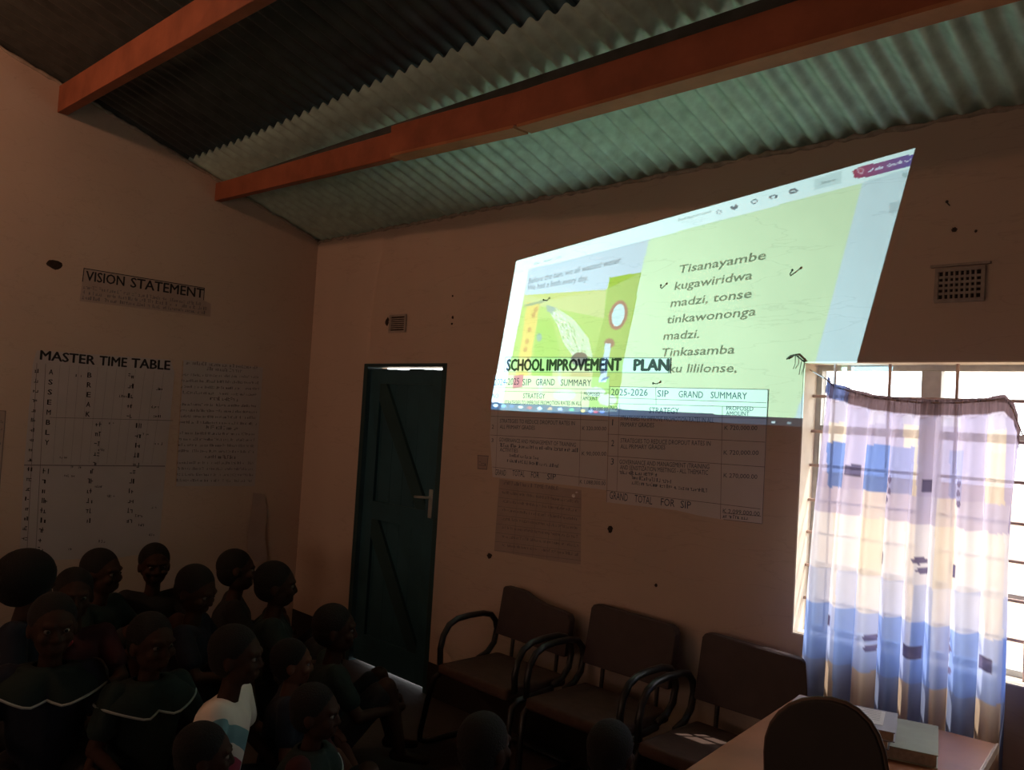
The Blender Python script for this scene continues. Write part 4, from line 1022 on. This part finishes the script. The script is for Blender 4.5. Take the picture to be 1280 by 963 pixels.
def child(px, py, zc, facing, pose, label, top='navy', bottom='charcoal', hairk=1.0, turn=0.0, nod=0.0, tilt=0.0, collar=False, skin='skin', red=False, hair_r=1.06, lean=0.0):
    HC = 0.60
    s = zc / HC
    if s > 1.18: s = 1.18 if zc < 0.9 else 1.25
    lift = zc - HC*s
    P = on_z(px, py, zc)
    fv = Vector((facing[0], facing[1], 0)).normalized(); rz = math.atan2(fv.y, fv.x) - pi/2
    hy = 0.03 + lean
    base = Vector((P[0], P[1], lift)) - Matrix.Rotation(rz, 3, 'Z') @ Vector((0, hy*s, 0))
    mw = Matrix.Translation(base) @ Matrix.Rotation(rz, 4, 'Z') @ Matrix.Scale(s, 4)
    t = thing('person', label, 'child', tuple(base), rz, 'schoolchildren sitting on the floor')
    L = lambda z: lean*max(0, (z-0.1)/0.5) + 0.03*max(0, (z-0.1)/0.5)
    hip = [Vector((k*0.075, 0, 0.095)) for k in (-1, 1)]
    sh = [Vector((k*0.125, L(0.44), 0.435)) for k in (-1, 1)]
    chest = Vector((0, L(0.36), 0.36)); waist = Vector((0, L(0.22), 0.22)); neck = Vector((0, L(0.47), 0.475))
    if pose == 'cross':
        kn = [Vector((k*0.20, 0.21, 0.10)) for k in (-1, 1)]; an = [Vector((-k*0.05, 0.265+0.03*k, 0.05)) for k in (-1, 1)]; toe = [Vector((-k*0.15, 0.28+0.03*k, 0.035)) for k in (-1, 1)]
        el = [Vector((k*0.20, L(0.3)+0.04, 0.27)) for k in (-1, 1)]; wr = [Vector((k*0.14, 0.20, 0.175)) for k in (-1, 1)]
        hf = [Vector((-k*0.2, 1, -0.25)) for k in (-1, 1)]
    elif pose == 'hug':
        kn = [Vector((k*0.085, 0.255, 0.36)) for k in (-1, 1)]; an = [Vector((k*0.08, 0.34, 0.055)) for k in (-1, 1)]; toe = [Vector((k*0.10, 0.45, 0.03)) for k in (-1, 1)]
        el = [Vector((k*0.20, L(0.3)+0.10, 0.28)) for k in (-1, 1)]; wr = [Vector((k*0.075, 0.335, 0.27)) for k in (-1, 1)]
        hf = [Vector((-k*1, 0.15, 0.05)) for k in (-1, 1)]
    else:   # prop: one straight arm down to the floor at its side
        kn = [Vector((k*0.16, 0.24, 0.22)) for k in (-1, 1)]; an = [Vector((k*0.10, 0.36, 0.055)) for k in (-1, 1)]; toe = [Vector((k*0.12, 0.46, 0.03)) for k in (-1, 1)]
        el = [Vector((-0.19, L(0.3)+0.07, 0.27)), Vector((0.185, 0.02, 0.24))]; wr = [Vector((-0.11, 0.22, 0.24)), Vector((0.21, 0.05, 0.06))]
        hf = [Vector((0.6, 0.8, 0)), Vector((0.3, 0.9, -0.35))]
    b = MB()
    b.capsule(hip[0], hip[1], 0.085, 0.085); b.capsule((0,0.0,0.11), waist, 0.095, 0.085); b.capsule(waist, chest, 0.085, 0.09)
    for k in (0, 1):
        sg = -1 if k == 0 else 1
        b.capsule(waist+Vector((sg*0.03,0,0)), chest+Vector((sg*0.045,0,0.01)), 0.075, 0.078); b.capsule(chest+Vector((sg*0.03,0,0.03)), sh[k], 0.065, 0.042)
        b.capsule(hip[k], kn[k], 0.068, 0.046); b.capsule(kn[k], kn[k]+(an[k]-kn[k])*0.35, 0.046, 0.042); b.capsule(kn[k]+(an[k]-kn[k])*0.35, an[k], 0.042, 0.026)
        b.capsule(an[k]+(an[k]-toe[k])*0.25, toe[k], 0.026, 0.019)
        b.capsule(sh[k], el[k], 0.037, 0.027); b.capsule(el[k], wr[k], 0.028, 0.0175)
        hand(b, wr[k], hf[k], (0, 0.15, -1) if pose != 'hug' else (0, -1, -0.1), -sg if pose != 'hug' else sg)
    b.capsule(neck-Vector((0,0.005,0.03)), neck+Vector((0,0.01,0.05)), 0.040, 0.036)
    # head
    hc = Vector((0, hy, HC)); R = (Matrix.Rotation(turn, 3, 'Z') @ Matrix.Rotation(tilt, 3, 'Y') @ Matrix.Rotation(-nod, 3, 'X'))
    hp = lambda x, y, z: hc + R @ Vector((x, y, z))
    b.ball(hp(0,-0.008,0.022), (0.071,0.088,0.080), 20, 14, R); b.ball(hp(0,0.012,-0.030), (0.058,0.066,0.066), 18, 12, R)
    b.ball(hp(0,0.040,-0.070), (0.030,0.028,0.022), 14, 10, R)
    b.capsule(hp(0,0.076,0.008), hp(0,0.086,-0.022), 0.008, 0.013, 10); b.ball(hp(-0.012,0.078,-0.026), 0.009, 10, 8); b.ball(hp(0.012,0.078,-0.026), 0.009, 10, 8)
    b.capsule(hp(-0.018,0.071,-0.051), hp(0.018,0.071,-0.051), 0.008, 0.008, 10); b.capsule(hp(-0.014,0.069,-0.063), hp(0.014,0.069,-0.063), 0.009, 0.009, 10)
    b.capsule(hp(-0.042,0.068,0.024), hp(-0.012,0.078,0.022), 0.009, 0.010, 10); b.capsule(hp(0.042,0.068,0.024), hp(0.012,0.078,0.022), 0.009, 0.010, 10)
    for k in (-1, 1):
        b.ball(hp(k*0.038,0.058,-0.022), 0.020, 12, 8)
        b.ball(hp(k*0.071,-0.010,-0.008), (0.009,0.018,0.027), 12, 8, R)
    me = place(solid(b, VOX*0.9), mw); me.materials.append(M[skin]); link('body', me, t)
    # hair: a close cap set back from the face
    h = MB(); hr = hair_r
    h.ball(hp(0,-0.020,0.034), (0.071*hr*1.02,0.084*hr,0.078*hr*1.02), 26, 18, R)
    h.ball(hp(0,-0.030,0.0), (0.066*hr,0.070*hr,0.070*hr), 22, 14, R)
    me = h.mesh('hair'); me.transform(mw); me.materials.append(M['hair']); me.polygons.foreach_set('use_smooth', [True]*len(me.polygons)); link('hair', me, t)
    for k in (-1, 1):
        e = MB().ball(hp(k*0.028,0.067,0.004), (0.012,0.010,0.008), 12, 8, R); me = e.mesh('eye'); me.transform(mw); me.materials.append(M['eye']); eo = link('eye', me, t)
        e = MB().ball(hp(k*0.028,0.0755,0.004), (0.0055,0.0035,0.0055), 10, 6, R); me = e.mesh('iris'); me.transform(mw); me.materials.append(M['hair'])
        link('iris', me, eo)
    # shirt
    g_ = 0.011; c = MB()
    c.capsule((0,0.0,0.12), waist, 0.098+g_, 0.09+g_); c.capsule(waist, chest, 0.09+g_, 0.09+g_)
    for k in (0, 1):
        sg = -1 if k == 0 else 1
        c.capsule(waist+Vector((sg*0.03,0,0)), chest+Vector((sg*0.045,0,0.01)), 0.078+g_, 0.078+g_); c.capsule(chest+Vector((sg*0.03,0,0.03)), sh[k], 0.062+g_, 0.040+g_)
        c.capsule(sh[k], sh[k]+(el[k]-sh[k])*0.62, 0.038+g_, 0.038+g_)
    me = place(solid(c, VOX*1.2, 6), mw); me.materials.append(top if not isinstance(top, str) else M[top]); link('shirt', me, t)
    c = MB(); c.capsule(hip[0], hip[1], 0.088+g_, 0.088+g_)
    for k in (0, 1): c.capsule(hip[k], hip[k]+(kn[k]-hip[k])*0.88, 0.070+g_, 0.050+g_)
    me = place(solid(c, VOX*1.2, 6), mw); me.materials.append(M[bottom]); link('shorts', me, t)
    if collar:
        n = 48; ring_in, ring_out = [], []
        for i in range(n):
            a = 2*pi*i/n; lob = 1 - 0.30*math.exp(-((a-pi/2)/0.20)**2) - 0.15*math.exp(-((a-3*pi/2)/0.20)**2)
            ring_in.append(Vector((0.055*math.cos(a), 0.050*math.sin(a)+L(0.47), 0.472)))
            ro = Vector((0.185*lob*math.cos(a), 0.128*lob*math.sin(a)+L(0.42), 0.0)); d2 = abs(math.cos(a))
            ro.z = 0.475 - 0.050*d2 - 0.115*(1-d2)*lob - 0.02; ring_out.append(ro)
        cm_ = MB(); vs = []
        for off in (0.0, 0.006):
            for f_ in (0, 0.35, 0.7, 1.0):
                for i in range(n):
                    p_ = ring_in[i].lerp(ring_out[i], f_); p_ = p_ + Vector((0,0,0.022*math.sin(f_*pi)+off)); vs.append(p_)
        fs = []
        for r_ in range(3):
            for i in range(n):
                j = (i+1) % n
                fs.append((r_*n+i, r_*n+j, (r_+1)*n+j, (r_+1)*n+i)); o4 = 4*n
                fs.append((o4+r_*n+i, o4+(r_+1)*n+i, o4+(r_+1)*n+j, o4+r_*n+j))
        for i in range(n):
            j = (i+1) % n; fs.append((3*n+i, 3*n+j, 7*n+j, 7*n+i)); fs.append((i, 4*n+i, 4*n+j, j))
        cm_.add(vs, fs); me = cm_.mesh('collar'); me.transform(mw); me.materials.append(M['dgreen']); me.polygons.foreach_set('use_smooth', [True]*len(me.polygons)); co = link('collar', me, t)
        pm = MB().tube([p_ + Vector((0,0,0.004)) for p_ in ring_out], 0.0048, 6, closed=True); me = pm.mesh('piping'); me.transform(mw); me.materials.append(M['piping']); link('piping', me, co)
    if red:
        pm = MB().ball(Vector((0.02, L(0.45)+0.075, 0.43)), (0.030,0.018,0.022), 12, 8); me = pm.mesh('bow'); me.transform(mw); me.materials.append(M['red']); link('bow', me, t)
    return t

# printed white T-shirt
tm = mat('printed_white_tshirt', (0.74, 0.66, 0.58), 0.9)
nt = tm.node_tree; b = nt.nodes['Principled BSDF']
tc = nt.nodes.new('ShaderNodeTexCoord')
def band(coord_out, lo_v, hi_v):
    g1 = nt.nodes.new('ShaderNodeMath'); g1.operation = 'GREATER_THAN'; g1.inputs[1].default_value = lo_v
    g2 = nt.nodes.new('ShaderNodeMath'); g2.operation = 'LESS_THAN'; g2.inputs[1].default_value = hi_v
    m_ = nt.nodes.new('ShaderNodeMath'); m_.operation = 'MULTIPLY'
    nt.links.new(coord_out, g1.inputs[0]); nt.links.new(coord_out, g2.inputs[0]); nt.links.new(g1.outputs[0], m_.inputs[0]); nt.links.new(g2.outputs[0], m_.inputs[1])
    return m_.outputs[0]
sep = nt.nodes.new('ShaderNodeSeparateXYZ'); nt.links.new(tc.outputs['Generated'], sep.inputs[0])   # X grows towards the chest
dg_ = nt.nodes.new('ShaderNodeMath'); dg_.operation = 'MULTIPLY_ADD'; dg_.inputs[1].default_value = -0.9
nt.links.new(sep.outputs['X'], dg_.inputs[0]); nt.links.new(sep.outputs['Z'], dg_.inputs[2])
prev = None
def layer(mask, colr_, prev_sock):
    mx_ = nt.nodes.new('ShaderNodeMix'); mx_.data_type = 'RGBA'
    nt.links.new(mask, mx_.inputs[0]); mx_.inputs[7].default_value = (*colr_, 1)
    if prev_sock is None: mx_.inputs[6].default_value = (0.74, 0.66, 0.58, 1)
    else: nt.links.new(prev_sock, mx_.inputs[6])
    return mx_.outputs[2]
xm = nt.nodes.new('ShaderNodeMath'); xm.operation = 'GREATER_THAN'; xm.inputs[1].default_value = 0.62; nt.links.new(sep.outputs['X'], xm.inputs[0])
def AND(a, c):
    m_ = nt.nodes.new('ShaderNodeMath'); m_.operation = 'MULTIPLY'; nt.links.new(a, m_.inputs[0]); nt.links.new(c, m_.inputs[1]); return m_.outputs[0]
c1 = layer(AND(band(dg_.outputs[0], -0.03, 0.10), xm.outputs[0]), (0.16, 0.30, 0.33), None)
c2 = layer(AND(band(dg_.outputs[0], -0.24, -0.10), xm.outputs[0]), (0.34, 0.05, 0.09), c1)
c3 = layer(AND(band(dg_.outputs[0], -0.29, -0.24), xm.outputs[0]), (0.05, 0.04, 0.05), c2)
nt.links.new(c3, b.inputs['Base Color'])

child(36, 728, 0.86, (0.5,0.9), 'cross', 'child at the far left with bushy round hair in front of the timetable', 'navy', turn=0.5, tilt=0.45, hair_r=1.30)
child(92, 746, 0.72, (1.0,-0.3), 'hug', 'child facing the room with a red bow at the neck', 'maroon', red=True, turn=0.1)
child(128, 717, 0.72, (0.8,0.6), 'hug', 'child against the left wall directly behind the one with the red bow', 'dgreen')
child(193, 708, 0.70, (1.0,-0.2), 'hug', 'child leaning on the left wall whose head stands highest, face to the room', 'charcoal')
child(245, 740, 0.71, (0.7,0.8), 'hug', 'child with lowered head between the highest head and the pair by the corner', 'navy', turn=-0.3, nod=0.3)
child(297, 715, 0.70, (0.4,0.9), 'hug', 'child below the smaller timetable with head tilted to one side', 'charcoal', tilt=-0.25)
child(346, 733, 0.72, (0.5,0.9), 'hug', 'child sitting beside the torn poster strip near the corner', 'dgreen')
child(66, 785, 0.76, (0.95,-0.3), 'cross', 'child in wide dark collar edged with pale piping at the left picture edge', 'navy', collar=True, turn=0.2)
child(190, 806, 0.68, (0.85,0.1), 'cross', 'child in pale piped collar left of the white T-shirt', 'dgreen', collar=True, turn=0.1)
child(297, 822, 0.68, (0.72,0.7), 'cross', 'child in white T-shirt with teal and red print facing right', tm, 'navy', skin='skin', lean=0.05)
child(257, 946, 0.57, (0.6,0.8), 'cross', 'child nearest the viewer at the bottom, before the white T-shirt', 'charcoal', turn=0.2)
child(366, 830, 0.57, (0.5,0.85), 'prop', 'child with a bare brown arm propped on the floor right of the white T-shirt', 'navy', skin='skin_warm')
child(396, 893, 0.58, (0.7,0.6), 'hug', 'child bent low with piped collar at the bottom centre left', 'maroon', collar=True, lean=0.03)
child(420, 788, 0.65, (0.4,0.9), 'hug', 'child sitting nearest the teal door', 'dgreen', turn=-0.2)
child(607, 935, 0.62, (-0.1,1.0), 'cross', 'dark child seen from behind in front of the broken armchair', 'dgreen')
child(765, 942, 0.60, (-0.2,1.0), 'hug', 'dark child seated in front of the armchairs close to the desk', 'charcoal')
